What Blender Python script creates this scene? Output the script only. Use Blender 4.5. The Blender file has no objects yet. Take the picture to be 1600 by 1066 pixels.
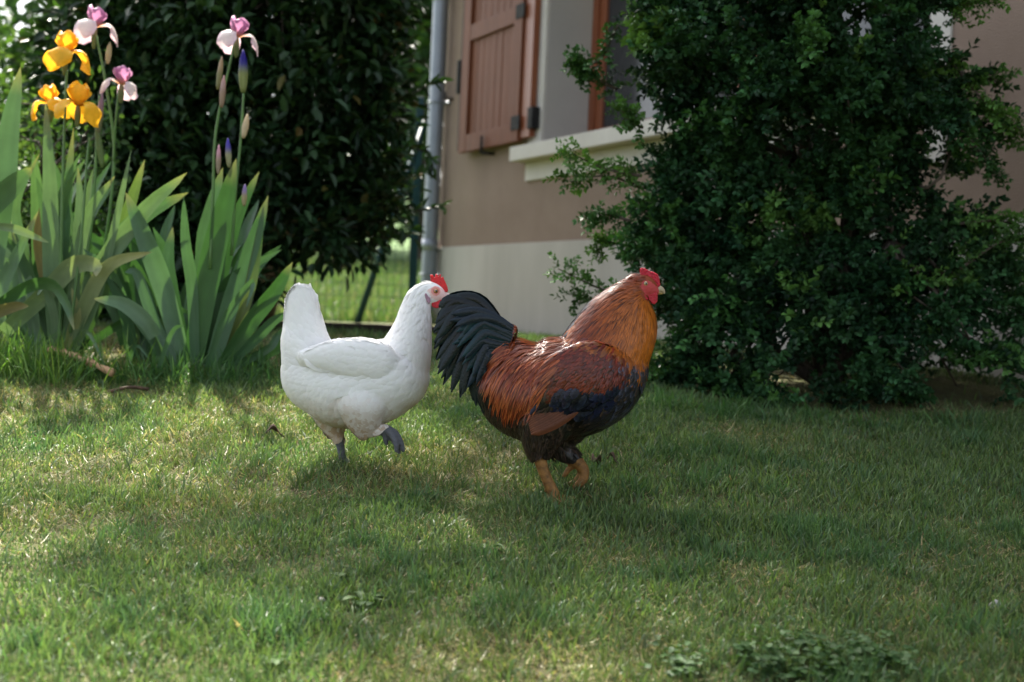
import bpy, bmesh, math
import numpy as np
from mathutils import Vector, Matrix, noise
from mathutils.bvhtree import BVHTree

SC = bpy.context.scene
COL = SC.collection
RNG = np.random.default_rng(7)

# ------------------------------------------------------------------ camera
LENS_PX = 2000.0            # focal length in pixels of a 1600 px wide picture
PITCH = math.atan(53 / LENS_PX)
ROLL = 0.047
CAM = np.array([0.0, 0.0, 0.877])
_f = np.array([0, math.cos(PITCH), -math.sin(PITCH)])
_u0 = np.array([0, math.sin(PITCH), math.cos(PITCH)])
_r0 = np.array([1.0, 0, 0])
RIGHT = math.cos(ROLL) * _r0 + math.sin(ROLL) * _u0
UP = math.cos(ROLL) * _u0 - math.sin(ROLL) * _r0
cam_data = bpy.data.cameras.new('camera')
cam = bpy.data.objects.new('camera', cam_data)
COL.objects.link(cam)
cam.matrix_world = Matrix(((RIGHT[0], UP[0], -_f[0], CAM[0]),
                           (RIGHT[1], UP[1], -_f[1], CAM[1]),
                           (RIGHT[2], UP[2], -_f[2], CAM[2]),
                           (0, 0, 0, 1)))
cam_data.sensor_width = 36
cam_data.lens = LENS_PX * 36 / 1600
cam_data.clip_start = 0.05
cam_data.clip_end = 3000
cam_data.dof.use_dof = True
cam_data.dof.focus_distance = 3.12
cam_data.dof.aperture_fstop = 3.0
SC.camera = cam

# ------------------------------------------------------------------ light
SUN_AZ = (-0.345, 0.9386)     # horizontal direction towards the sun (behind and left)
SUN_EL = math.radians(52)
world = bpy.data.worlds.new('World')
SC.world = world
world.use_nodes = True
wn = world.node_tree.nodes
sky = wn.new('ShaderNodeTexSky')
sky.sky_type = 'NISHITA'
sky.sun_disc = False
sky.sun_elevation = SUN_EL
sky.sun_rotation = math.atan2(SUN_AZ[0], SUN_AZ[1])
sky.dust_density = 3.5
sky.air_density = 1.0
sky.ozone_density = 0.6
wn['Background'].inputs['Strength'].default_value = 0.12
hs = wn.new('ShaderNodeHueSaturation')
hs.inputs['Saturation'].default_value = 0.5
world.node_tree.links.new(sky.outputs[0], hs.inputs['Color'])
world.node_tree.links.new(hs.outputs[0], wn['Background'].inputs['Color'])
sun_data = bpy.data.lights.new('sun', 'SUN')
sun_data.energy = 4.8
sun_data.angle = math.radians(0.8)
sun_data.color = (1.0, 0.94, 0.84)
sun = bpy.data.objects.new('sun', sun_data)
COL.objects.link(sun)
_sd = Vector((SUN_AZ[0] * math.cos(SUN_EL), SUN_AZ[1] * math.cos(SUN_EL), math.sin(SUN_EL))).normalized()
sun.rotation_euler = _sd.to_track_quat('Z', 'Y').to_euler()
sun.location = (-4, 8, 12)
SC.view_settings.view_transform = 'Standard'
SC.view_settings.look = 'None'
SC.view_settings.gamma = 1
SC.view_settings.use_curve_mapping = False
SC.view_settings.exposure = 1.95
SC.render.engine = 'CYCLES'
SC.cycles.use_denoising = True
SC.cycles.caustics_reflective = False
SC.cycles.caustics_refractive = False
SC.cycles.max_bounces = 8
SC.cycles.transparent_max_bounces = 8


# ------------------------------------------------------------------ helpers
def P(px, py, d):
    """point seen at photo pixel (px,py) at distance d along the lawn"""
    v = _f + RIGHT * ((px - 800) / LENS_PX) - UP * ((py - 533) / LENS_PX)
    return CAM + v * (d / v[1])


def proj(p):
    p = np.asarray(p, float) - CAM
    z = p @ _f
    return np.stack([800 + LENS_PX * (p @ RIGHT) / z, 533 - LENS_PX * (p @ UP) / z], -1)


def gz(x, y):
    """height of the ground"""
    y = np.asarray(y, float)
    x = np.asarray(x, float)
    s = 0.1355 * y
    k = 0.045
    z = 0.70 - k * np.log1p(np.exp(np.clip((0.70 - s) / k, -60, 60)))
    z = z + 0.07 * np.clip(y - 11, 0, 40) + 0.10 * np.clip(y - 51, 0, 200)
    z = z + 0.012 * np.sin(x * 2.1 + 0.4) * np.cos(y * 1.7) + 0.006 * np.sin(x * 5.3 + y * 3.1)
    return z


def G(px, py):
    """ground point under a pixel"""
    d = 2.0
    for i in range(4000):
        p = P(px, py, d)
        if p[2] <= float(gz(p[0], p[1])):
            return p
        d += 0.004
    return p


def new_mesh(name, V, F, col=None, smooth=True):
    """F: list of int arrays, each (n,3) or (n,4)"""
    me = bpy.data.meshes.new(name)
    V = np.asarray(V, np.float32)
    me.vertices.add(len(V))
    me.vertices.foreach_set('co', V.ravel())
    F = [np.asarray(f, np.int32) for f in F if len(f)]
    tot = np.concatenate([np.full(len(f), f.shape[1], np.int32) for f in F])
    idx = np.concatenate([f.ravel() for f in F])
    me.loops.add(len(idx))
    me.loops.foreach_set('vertex_index', idx)
    me.polygons.add(len(tot))
    st = np.zeros(len(tot), np.int32)
    st[1:] = np.cumsum(tot)[:-1]
    me.polygons.foreach_set('loop_start', st)
    me.polygons.foreach_set('loop_total', tot)
    me.update(calc_edges=True)
    me.polygons.foreach_set('use_smooth', np.full(len(tot), bool(smooth)))
    if col is not None:
        set_col(me, col)
    return me


def set_col(me, col):
    a = me.color_attributes.new('col', 'FLOAT_COLOR', 'POINT')
    c = np.ones((len(me.vertices), 4), np.float32)
    c[:, :3] = np.clip(col, 0, 1)
    a.data.foreach_set('color', c.ravel())


def link(name, me, mat=None, parent=None, local=False):
    o = bpy.data.objects.new(name, me)
    COL.objects.link(o)
    if mat is not None and me is not None and len(me.materials) == 0:
        me.materials.append(mat)
    if parent is not None:
        o.parent = parent
        if not local:
            o.matrix_parent_inverse = world_inv(parent)
    return o


def world_of(o):
    m = o.matrix_basis.copy()
    if o.parent is not None:
        m = world_of(o.parent) @ o.matrix_parent_inverse @ m
    return m


def world_inv(o):
    return world_of(o).inverted()


def tag(o, label=None, cat=None, group=None, kind=None):
    if label:
        o['label'] = label
    if cat:
        o['category'] = cat
    if group:
        o['group'] = group
    if kind:
        o['kind'] = kind
    return o


def thing(name, loc, label, cat, group=None, rotz=0.0):
    o = bpy.data.objects.new(name, None)
    o.empty_display_size = 0.1
    COL.objects.link(o)
    o.location = loc
    o.rotation_euler = (0, 0, rotz)
    return tag(o, label, cat, group)


def catmull(pts, n):
    pts = np.asarray(pts, float)
    if len(pts) == 2:
        t = np.linspace(0, 1, n)[:, None]
        return pts[0] * (1 - t) + pts[1] * t
    e = np.vstack([2 * pts[0] - pts[1], pts, 2 * pts[-1] - pts[-2]])
    out = []
    m = len(pts) - 1
    for u in np.linspace(0, m - 1e-6, n):
        i = int(u)
        t = u - i
        a, b, c, d = e[i], e[i + 1], e[i + 2], e[i + 3]
        out.append(0.5 * (2 * b + (c - a) * t + (2 * a - 5 * b + 4 * c - d) * t * t + (3 * b - a - 3 * c + d) * t ** 3))
    return np.array(out)


def norm(v):
    v = np.asarray(v, float)
    return v / np.maximum(np.linalg.norm(v, axis=-1, keepdims=True), 1e-9)


def tube(pts, rad, n=8, cap=True):
    """tapered tube along points -> V, [F]"""
    pts = np.asarray(pts, float)
    rad = np.broadcast_to(np.asarray(rad, float), (len(pts),))
    tn = norm(np.gradient(pts, axis=0))
    ref = np.array([0.31, 0.87, 0.38])
    V = []
    for p, t, r in zip(pts, tn, rad):
        a = norm(np.cross(t, ref))
        b = np.cross(t, a)
        th = np.arange(n) * 2 * math.pi / n
        V.append(p + r * (np.cos(th)[:, None] * a + np.sin(th)[:, None] * b))
    V = np.vstack(V)
    m = len(pts)
    i = np.arange(m - 1)[:, None] * n
    j = np.arange(n)[None]
    jn = (j + 1) % n
    F = np.stack([i + j, i + jn, i + n + jn, i + n + j], -1).reshape(-1, 4)
    Fs = [F]
    if cap:
        V = np.vstack([V, pts[:1], pts[-1:]])
        c0, c1 = m * n, m * n + 1
        jj = np.arange(n)
        Fs.append(np.concatenate([np.stack([np.full(n, c0), (jj + 1) % n, jj], -1),
                                  np.stack([np.full(n, c1), (m - 1) * n + jj, (m - 1) * n + (jj + 1) % n], -1)]))
    return V, Fs


class MB:
    """collects shapes into one mesh"""
    def __init__(self):
        self.V = []
        self.F = {3: [], 4: []}
        self.C = []
        self.n = 0

    def add(self, V, Fs, col=None):
        V = np.asarray(V, float)
        for F in Fs:
            F = np.asarray(F)
            if len(F):
                self.F[F.shape[1]].append(F + self.n)
        self.V.append(V)
        c = np.zeros((len(V), 3)) + (np.asarray(col) if col is not None else 0.5)
        self.C.append(c)
        self.n += len(V)
        return self

    def tube(self, pts, rad, n=8, col=None):
        V, F = tube(pts, rad, n)
        return self.add(V, F, col)

    def arrays(self):
        return np.vstack(self.V), [np.vstack(f) for f in self.F.values() if f], np.vstack(self.C)

    def mesh(self, name, smooth=True):
        V, F, C = self.arrays()
        return new_mesh(name, V, F, C, smooth)

    def build(self, name, mat, parent=None, smooth=True, local=False):
        return link(name, self.mesh(name, smooth), mat, parent, local)


def scatter(tv, tf, M, T, col, colmul=None):
    """many copies of a template as arrays. M (N,3,3) T (N,3) col (N,3)"""
    k = len(tv)
    N = len(T)
    V = (np.einsum('nij,kj->nki', M, tv) + T[:, None]).reshape(-1, 3)
    F = [(f[None] + (np.arange(N) * k)[:, None, None]).reshape(-1, f.shape[1]) for f in tf]
    C = np.repeat(col, k, 0)
    if colmul is not None:
        C = C * np.tile(colmul, N)[:, None]
    return V, F, C


def frames(dirs, up=None, roll=None):
    """rotation matrices: local y -> dirs, local z -> near up"""
    d = norm(dirs)
    N = len(d)
    up = np.tile([0, 0, 1.0], (N, 1)) if up is None else up
    x = np.cross(d, up)
    bad = np.linalg.norm(x, axis=1) < 1e-3
    x[bad] = [1, 0, 0]
    x = norm(x)
    z = np.cross(x, d)
    if roll is not None:
        c, s = np.cos(roll)[:, None], np.sin(roll)[:, None]
        x, z = x * c + z * s, z * c - x * s
    return np.stack([x, d, z], -1)


def box(mb, x0, x1, y0, y1, z0, z1, bev=0.0, col=None):
    b = bmesh.new()
    bmesh.ops.create_cube(b, size=1)
    for v in b.verts:
        v.co = ((x0 + x1) / 2 + v.co.x * (x1 - x0), (y0 + y1) / 2 + v.co.y * (y1 - y0), (z0 + z1) / 2 + v.co.z * (z1 - z0))
    if bev:
        bmesh.ops.bevel(b, geom=b.edges[:], offset=bev, segments=2, affect='EDGES', profile=0.6)
    b.verts.ensure_lookup_table()
    V = np.array([v.co[:] for v in b.verts])
    F3 = [[v.index for v in f.verts] for f in b.faces if len(f.verts) == 3]
    F4 = [[v.index for v in f.verts] for f in b.faces if len(f.verts) == 4]
    Fn = [[v.index for v in f.verts] for f in b.faces if len(f.verts) > 4]
    for f in Fn:
        for i in range(1, len(f) - 1):
            F3.append([f[0], f[i], f[i + 1]])
    b.free()
    Fs = []
    if F4:
        Fs.append(np.array(F4))
    if F3:
        Fs.append(np.array(F3))
    mb.add(V, Fs, col)
    return mb


# ------------------------------------------------------------------ materials
def mat_nodes(name):
    m = bpy.data.materials.new(name)
    m.use_nodes = True
    nt = m.node_tree
    return m, nt, nt.nodes, nt.links, nt.nodes['Principled BSDF']


def attr_mat(name, rough=0.5, spec=0.5, transl=0.0, sheen=0.0, coat=0.0, var=0.0, vscale=60.0, bump=0.0, bscale=200.0, tcol=(1, 1, 1), stretch=None, aniso=0.0):
    m, nt, N, L, b = mat_nodes(name)
    at = N.new('ShaderNodeAttribute')
    at.attribute_name = 'col'
    colout = at.outputs['Color']
    tc = N.new('ShaderNodeTexCoord')
    if var > 0:
        nz = N.new('ShaderNodeTexNoise')
        nz.inputs['Scale'].default_value = vscale
        nz.inputs['Detail'].default_value = 4
        L.new(tc.outputs['Object'], nz.inputs['Vector'])
        mr = N.new('ShaderNodeMapRange')
        mr.inputs['To Min'].default_value = 1 - var
        mr.inputs['To Max'].default_value = 1 + var
        mr.inputs['From Min'].default_value = 0.25
        mr.inputs['From Max'].default_value = 0.75
        L.new(nz.outputs['Fac'], mr.inputs['Value'])
        mx = N.new('ShaderNodeVectorMath')
        mx.operation = 'SCALE'
        L.new(colout, mx.inputs[0])
        L.new(mr.outputs[0], mx.inputs['Scale'])
        colout = mx.outputs[0]
    L.new(colout, b.inputs['Base Color'])
    b.inputs['Roughness'].default_value = rough
    b.inputs['Specular IOR Level'].default_value = spec
    b.inputs['Sheen Weight'].default_value = sheen
    b.inputs['Coat Weight'].default_value = coat
    b.inputs['Coat Roughness'].default_value = 0.25
    b.inputs['Anisotropic'].default_value = aniso
    if bump > 0:
        nb = N.new('ShaderNodeTexNoise')
        nb.inputs['Scale'].default_value = bscale
        nb.inputs['Detail'].default_value = 3
        L.new(tc.outputs['Object'], nb.inputs['Vector'])
        bp = N.new('ShaderNodeBump')
        bp.inputs['Strength'].default_value = bump
        bp.inputs['Distance'].default_value = 0.004
        L.new(nb.outputs['Fac'], bp.inputs['Height'])
        L.new(bp.outputs[0], b.inputs['Normal'])
    if transl > 0:
        t = N.new('ShaderNodeBsdfTranslucent')
        vm = N.new('ShaderNodeVectorMath')
        vm.operation = 'MULTIPLY'
        L.new(colout, vm.inputs[0])
        vm.inputs[1].default_value = tcol
        L.new(vm.outputs[0], t.inputs['Color'])
        ms = N.new('ShaderNodeMixShader')
        ms.inputs[0].default_value = transl
        L.new(b.outputs[0], ms.inputs[1])
        L.new(t.outputs[0], ms.inputs[2])
        L.new(ms.outputs[0], N['Material Output'].inputs['Surface'])
    return m


def rough_mat(name, c1, c2, scale=4.0, rough=0.85, bump=0.4, bscale=120, dist=0.004, spec=0.3, streak=None, c3=None):
    """two-tone noise surface with fine relief"""
    m, nt, N, L, b = mat_nodes(name)
    tc = N.new('ShaderNodeTexCoord')
    nz = N.new('ShaderNodeTexNoise')
    nz.inputs['Scale'].default_value = scale
    nz.inputs['Detail'].default_value = 8
    nz.inputs['Roughness'].default_value = 0.65
    vec = tc.outputs['Object']
    if streak:
        mp = N.new('ShaderNodeMapping')
        mp.inputs['Scale'].default_value = streak
        L.new(vec, mp.inputs['Vector'])
        vec = mp.outputs[0]
    L.new(vec, nz.inputs['Vector'])
    cr = N.new('ShaderNodeValToRGB')
    cr.color_ramp.elements[0].position = 0.32
    cr.color_ramp.elements[1].position = 0.68
    cr.color_ramp.elements[0].color = (*c1, 1)
    cr.color_ramp.elements[1].color = (*c2, 1)
    if c3:
        e = cr.color_ramp.elements.new(0.8)
        e.color = (*c3, 1)
    L.new(nz.outputs['Fac'], cr.inputs['Fac'])
    L.new(cr.outputs['Color'], b.inputs['Base Color'])
    b.inputs['Roughness'].default_value = rough
    b.inputs['Specular IOR Level'].default_value = spec
    nb = N.new('ShaderNodeTexNoise')
    nb.inputs['Scale'].default_value = bscale
    nb.inputs['Detail'].default_value = 4
    L.new(vec if streak else tc.outputs['Object'], nb.inputs['Vector'])
    bp = N.new('ShaderNodeBump')
    bp.inputs['Strength'].default_value = bump
    bp.inputs['Distance'].default_value = dist
    L.new(nb.outputs['Fac'], bp.inputs['Height'])
    L.new(bp.outputs[0], b.inputs['Normal'])
    return m


M = {}
M['soil'] = rough_mat('soil_and_turf', (0.045, 0.040, 0.018), (0.10, 0.095, 0.03), 9, 0.95, 0.8, 60, 0.02)
M['grass'] = attr_mat('grass_blades', 0.45, 0.35, 0.36, tcol=(1.05, 1.08, 0.7))
M['leaf_box'] = attr_mat('boxwood_leaves', 0.48, 0.2, 0.16, tcol=(1.1, 1.2, 0.4))
M['leaf_laurel'] = attr_mat('laurel_leaves', 0.40, 0.3, 0.12, tcol=(1.1, 1.2, 0.4))
M['leaf_soft'] = attr_mat('soft_leaves', 0.55, 0.2, 0.3, tcol=(1.2, 1.2, 0.5))
M['iris_leaf'] = attr_mat('iris_leaves', 0.45, 0.4, 0.22, var=0.16, vscale=14, tcol=(1.0, 1.1, 0.5))
M['petal'] = attr_mat('iris_petals', 0.5, 0.3, 0.42, var=0.1, vscale=60, tcol=(1.1, 1.0, 0.9))
M['bark'] = rough_mat('bark', (0.035, 0.027, 0.02), (0.10, 0.08, 0.06), 14, 0.9, 0.8, 50, 0.02, streak=(1, 1, 0.25))
M['render'] = rough_mat('brown_wall_render', (0.23, 0.165, 0.125), (0.285, 0.21, 0.162), 2.2, 0.92, 0.75, 140, 0.006)
M['cream'] = rough_mat('cream_paint', (0.37, 0.345, 0.305), (0.48, 0.45, 0.405), 2.0, 0.85, 0.35, 160, 0.003, streak=(1, 1, 0.22))
M['sill'] = rough_mat('pale_sill_paint', (0.50, 0.47, 0.42), (0.60, 0.57, 0.51), 3.0, 0.8, 0.3, 160, 0.003)
M['reveal'] = rough_mat('reveal_paint', (0.42, 0.39, 0.35), (0.48, 0.445, 0.40), 2.0, 0.85, 0.3, 160, 0.003)
M['wood'] = rough_mat('shutter_varnished_wood', (0.105, 0.032, 0.012), (0.18, 0.058, 0.024), 7, 0.6, 0.35, 40, 0.003, 0.25, streak=(9, 9, 0.5))
M['wood_red'] = rough_mat('window_wood', (0.18, 0.05, 0.018), (0.26, 0.08, 0.03), 7, 0.42, 0.2, 40, 0.002, 0.5, streak=(9, 9, 0.6))
M['zinc'] = rough_mat('zinc_pipe', (0.20, 0.225, 0.265), (0.29, 0.315, 0.35), 3, 0.42, 0.1, 30, 0.002, 0.6)
M['zinc'].node_tree.nodes['Principled BSDF'].inputs['Metallic'].default_value = 0.35
M['iron'] = rough_mat('black_iron', (0.012, 0.012, 0.013), (0.03, 0.028, 0.026), 20, 0.7, 0.2, 60, 0.002, 0.15)
M['post'] = rough_mat('green_fence_paint', (0.004, 0.035, 0.04), (0.008, 0.055, 0.06), 8, 0.45, 0.1, 60, 0.001)
M['tile'] = rough_mat('roof_tiles', (0.22, 0.09, 0.05), (0.34, 0.16, 0.10), 6, 0.9, 0.5, 30, 0.01)
M['board'] = rough_mat('old_sleeper_wood', (0.02, 0.015, 0.012), (0.06, 0.045, 0.034), 5, 0.9, 0.6, 40, 0.01, streak=(0.4, 4, 4))
M['stick'] = rough_mat('dry_wood', (0.35, 0.19, 0.10), (0.52, 0.33, 0.19), 20, 0.8, 0.5, 60, 0.003)
M['stone'] = rough_mat('pale_stone', (0.30, 0.28, 0.26), (0.42, 0.40, 0.37), 18, 0.85, 0.6, 60, 0.004)
M['dark_leaf'] = rough_mat('dead_leaf', (0.03, 0.02, 0.012), (0.10, 0.06, 0.035), 30, 0.8, 0.4, 60, 0.003)
gm, _nt, _N, _L, _b = mat_nodes('window_glass')
_b.inputs['Base Color'].default_value = (0.03, 0.032, 0.035, 1)
_b.inputs['Roughness'].default_value = 0.12
M['glass'] = gm
M['curtain'] = rough_mat('grey_curtain', (0.16, 0.15, 0.15), (0.22, 0.21, 0.2), 3, 0.9, 0.2, 20, 0.01, streak=(6, 6, 0.3))

# ------------------------------------------------------------------ ground
_xs = np.concatenate([[-400, -150, -70, -35, -18, -10, -7], np.arange(-5, 5.01, 0.16), [7, 10, 18, 35, 70, 150, 400]])
_ys = np.concatenate([[-60, -25, -10, -4, -1], np.arange(0, 12.01, 0.16), np.arange(13, 60, 3), [80, 120, 180, 260, 400, 700, 1200]])
_gx, _gy = np.meshgrid(_xs, _ys)
_V = np.stack([_gx.ravel(), _gy.ravel(), gz(_gx, _gy).ravel()], -1)
_nx = len(_xs)
_i = (np.arange(len(_ys) - 1)[:, None] * _nx + np.arange(_nx - 1)[None]).ravel()
ground = link('lawn', new_mesh('lawn', _V, [np.stack([_i, _i + 1, _i + _nx + 1, _i + _nx], -1)]), None)
# turf near, meadow green far: one material by place
gmat = rough_mat('turf_soil', (0.055, 0.05, 0.02), (0.10, 0.105, 0.032), 8, 0.95, 0.8, 50, 0.02)
_N, _L = gmat.node_tree.nodes, gmat.node_tree.links
_tc = _N.new('ShaderNodeTexCoord')
_sx = _N.new('ShaderNodeSeparateXYZ')
_L.new(_tc.outputs['Object'], _sx.inputs[0])
_mr = _N.new('ShaderNodeMapRange')
_mr.inputs['From Min'].default_value = 9.5
_mr.inputs['From Max'].default_value = 11.0
_L.new(_sx.outputs['Y'], _mr.inputs['Value'])
_nz = _N.new('ShaderNodeTexNoise')
_nz.inputs['Scale'].default_value = 0.9
_nz.inputs['Detail'].default_value = 6
_cr = _N.new('ShaderNodeValToRGB')
_cr.color_ramp.elements[0].color = (0.05, 0.11, 0.022, 1)
_cr.color_ramp.elements[1].color = (0.085, 0.15, 0.035, 1)
_L.new(_tc.outputs['Object'], _nz.inputs['Vector'])
_L.new(_nz.outputs['Fac'], _cr.inputs['Fac'])
_mx = _N.new('ShaderNodeMix')
_mx.data_type = 'RGBA'
_old = _N['Principled BSDF'].inputs['Base Color'].links[0].from_socket
_L.new(_mr.outputs[0], _mx.inputs['Factor'])
_L.new(_old, _mx.inputs['A'])
_L.new(_cr.outputs['Color'], _mx.inputs['B'])
_L.new(_mx.outputs['Result'], _N['Principled BSDF'].inputs['Base Color'])
ground.data.materials.append(gmat)
tag(ground, 'short green lawn sloping up to the house', 'lawn', kind='structure')

# ------------------------------------------------------------------ house frame
W_NEAR = P(1580, 480, 5.15)
W_COR = P(680, 480, 10.4)
_wd = norm((W_NEAR - W_COR)[:2])
HX = np.array([_wd[0], _wd[1], 0.0])          # along the wall towards the viewer
HY = np.array([-_wd[1], _wd[0], 0.0])         # into the house
H0 = np.array([W_COR[0], W_COR[1], 0.55])


def wall_at(px, py, off=0.0):
    """(along, height above H0) where the ray of a pixel meets the plane off behind the wall face"""
    v = _f + RIGHT * ((px - 800) / LENS_PX) - UP * ((py - 533) / LENS_PX)
    o = H0 + HY * off
    t = ((o - CAM) @ HY) / (v @ HY)
    p = CAM + v * t
    return float((p - H0) @ HX), float(p[2] - H0[2])


def outside_house(x, y, margin=0.0):
    return (x - H0[0]) * HY[0] + (y - H0[1]) * HY[1] < -margin

# ------------------------------------------------------------------ house
house = thing('farmhouse', H0, 'brown rendered farmhouse with cream plinth, wooden shutter and zinc downpipe', 'house',
              rotz=math.atan2(HX[1], HX[0]))
sill_x0, sill_z = wall_at(820, 233)
open_x0 = wall_at(852, 130)[0]
open_x1 = wall_at(1447, 200)[0]
plinth_z = wall_at(800, 381)[1]
sur_x1 = wall_at(1488, 60)[0]
WALL_LEN = wall_at(1580, 480)[0] + 3.2
WALL_TOP = sill_z + 2.2
HEAD = sill_z + 1.5
DEP = 0.40
mb = MB()
box(mb, 0, open_x0, 0, 0.55, -0.6, WALL_TOP)
box(mb, open_x1, WALL_LEN, 0, 0.55, -0.6, WALL_TOP)
box(mb, open_x0, open_x1, 0, 0.55, -0.6, sill_z - 0.06)
box(mb, open_x0, open_x1, 0, 0.55, HEAD, WALL_TOP)
box(mb, 0, 0.5, 0.55, 6, -0.6, WALL_TOP)
box(mb, WALL_LEN - 0.5, WALL_LEN, 0.55, 6, -0.6, WALL_TOP)
box(mb, 0.5, WALL_LEN - 0.5, 5.5, 6, -0.6, WALL_TOP)
mb.build('wall', M['render'], house, smooth=False, local=True)
mb = MB()
box(mb, -0.012, WALL_LEN + 0.01, -0.014, 0.05, -0.6, plinth_z, 0.004)
mb.build('plinth', M['cream'], house, smooth=False, local=True)
# cream bands round the opening
mb = MB()
box(mb, open_x0 - 0.20, open_x0 - 0.003, -0.012, 0.02, sill_z + 0.003, HEAD + 0.2, 0.003)
mb.build('window_surround', M['sill'], house, smooth=False, local=True)
mb = MB()
box(mb, open_x1 + 0.003, sur_x1, -0.012, 0.02, sill_z - 0.42, HEAD + 0.2, 0.003)
mb.build('window_surround', M['sill'], house, smooth=False, local=True)
mb = MB()
box(mb, open_x0 + 0.002, open_x0 + 0.012, 0.0, DEP, sill_z + 0.002, HEAD - 0.012)
box(mb, open_x1 - 0.012, open_x1 - 0.002, 0.0, DEP, sill_z + 0.002, HEAD - 0.012)
box(mb, open_x0 + 0.012, open_x1 - 0.012, 0.0, DEP, HEAD - 0.012, HEAD - 0.002)
mb.build('window_reveal', M['reveal'], house, smooth=False, local=True)
sill_th = sill_z - wall_at(820, 255)[1]
mb = MB()
box(mb, sill_x0, open_x1 + 0.12, -0.12, -0.002, sill_z - sill_th, sill_z, 0.006)
box(mb, open_x0 + 0.013, open_x1 - 0.013, -0.002, DEP - 0.005, sill_z - sill_th * 0.8, sill_z - 0.004)
mb.build('window_sill', M['sill'], house, smooth=False, local=True)
mb = MB()
box(mb, sill_x0 + 0.06, open_x1 + 0.06, -0.02, 0.02, wall_at(822, 284)[1], sill_z - sill_th - 0.003, 0.004)
mb.build('sill_apron', M['sill'], house, smooth=False, local=True)
# window: wooden frame, middle post, sashes, panes, curtain
win = bpy.data.objects.new('window', None)
COL.objects.link(win)
win.parent = house
fx0, fx1, fz0, fz1 = open_x0 + 0.013, open_x1 - 0.013, sill_z - 0.002, HEAD - 0.014
mid = (fx0 + fx1) / 2
mb = MB()
box(mb, fx0, fx0 + 0.07, DEP - 0.06, DEP, fz0, fz1, 0.005)
box(mb, fx1 - 0.07, fx1, DEP - 0.06, DEP, fz0, fz1, 0.005)
box(mb, fx0 + 0.07, fx1 - 0.07, DEP - 0.06, DEP, fz0, fz0 + 0.06, 0.005)
box(mb, fx0 + 0.07, fx1 - 0.07, DEP - 0.06, DEP, fz1 - 0.06, fz1, 0.005)
mb.build('frame', M['wood_red'], win, smooth=False, local=True)
for a0, a1 in ((fx0 + 0.074, mid - 0.002), (mid + 0.002, fx1 - 0.074)):
    mb = MB()
    y0, y1 = DEP - 0.045, DEP + 0.0
    box(mb, a0, a0 + 0.085, y0, y1, fz0 + 0.064, fz1 - 0.064, 0.006)
    box(mb, a1 - 0.085, a1, y0, y1, fz0 + 0.064, fz1 - 0.064, 0.006)
    box(mb, a0 + 0.085, a1 - 0.085, y0, y1, fz0 + 0.064, fz0 + 0.14, 0.006)
    box(mb, a0 + 0.085, a1 - 0.085, y0, y1, fz1 - 0.14, fz1 - 0.064, 0.006)
    mb.build('sash', M['wood_red'], win, smooth=False, local=True)
    mb = MB()
    box(mb, a0 + 0.086, a1 - 0.086, DEP - 0.025, DEP - 0.019, fz0 + 0.141, fz1 - 0.141)
    mb.build('pane', M['glass'], win, smooth=False, local=True)
mb = MB()
box(mb, fx0 + 0.01, fx1 - 0.01, DEP + 0.03, DEP + 0.05, fz0 + 0.01, fz1 - 0.01)
mb.build('curtain', M['curtain'], win, smooth=False, local=True)

# shutter folded back against the wall
shut = bpy.data.objects.new('shutter', None)
COL.objects.link(shut)
shut.parent = house
s0 = wall_at(716, 240, -0.08)[0]
s1 = wall_at(808, 230, -0.08)[0]
s2 = wall_at(833, 226, -0.03)[0]
sz0 = wall_at(716, 240, -0.08)[1]
sz1 = HEAD + 0.05
sy0, sy1 = -0.085, -0.045
STILE = (s1 - s0) * 0.13


def part(name, mat, parent, *b, bev=0.004, label=None):
    m_ = MB()
    box(m_, *b, bev)
    o_ = m_.build(name, mat, parent, smooth=False, local=True)
    if label:
        o_['label'] = label
    return o_


part('stile', M['wood'], shut, s0, s0 + STILE, sy0, sy1, sz0, sz1)
part('stile', M['wood'], shut, s1 - STILE, s1, sy0, sy1, sz0, sz1)
mid_z1 = wall_at(730, 42, -0.08)[1]
mid_z0 = wall_at(730, 66, -0.08)[1]
bot_z = wall_at(722, 212, -0.08)[1]
for a, b_ in ((sz0, bot_z), (mid_z0, mid_z1), (sz1 - 0.15, sz1)):
    part('rail', M['wood'], shut, s0 + STILE + 0.001, s1 - STILE - 0.001, sy0 + 0.002, sy1, a, b_)
npl = 7
pw = (s1 - s0 - 2 * STILE) / npl
for a, b_ in ((bot_z, mid_z0), (mid_z1, sz1 - 0.15)):
    for k in range(npl):
        jz = float(RNG.uniform(-0.002, 0.002))
        part('plank', M['wood'], shut, s0 + STILE + k * pw + 0.003, s0 + STILE + (k + 1) * pw - 0.003, sy0 + 0.024 + jz, sy1 - 0.002, a + 0.001, b_ - 0.001, bev=0.005)
part('hinge_stile', M['wood_red'], shut, s1 + 0.004, s2 - 0.004, -0.065, -0.016, sz0 + 0.02, sz1)
for zz in (sz0 + 0.08, mid_z0 + 0.02):
    part('hinge_strap', M['iron'], shut, s1 - 0.10, s1 + 0.03, sy0 - 0.007, sy0 - 0.001, zz, zz + 0.10, bev=0.002)
_hz = wall_at(830, 185)[1]
part('hinge_pin', M['iron'], shut, s2 - 0.03, s2 + 0.05, -0.075, -0.013, _hz - 0.09, _hz + 0.06, bev=0.01)
part('edge_bolt', M['iron'], shut, s0 - 0.028, s0 - 0.001, sy0 + 0.004, sy1 - 0.004, sz0 + 0.02, sz1, bev=0.003)
_bz = wall_at(722, 120)[1]
part('bolt_handle', M['iron'], shut, s0 - 0.075, s0 - 0.03, sy0 - 0.01, sy1 - 0.01, _bz - 0.16, _bz + 0.10, bev=0.012)
mb = MB()
sc_x = (s0 + s1) / 2 - 0.05
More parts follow.
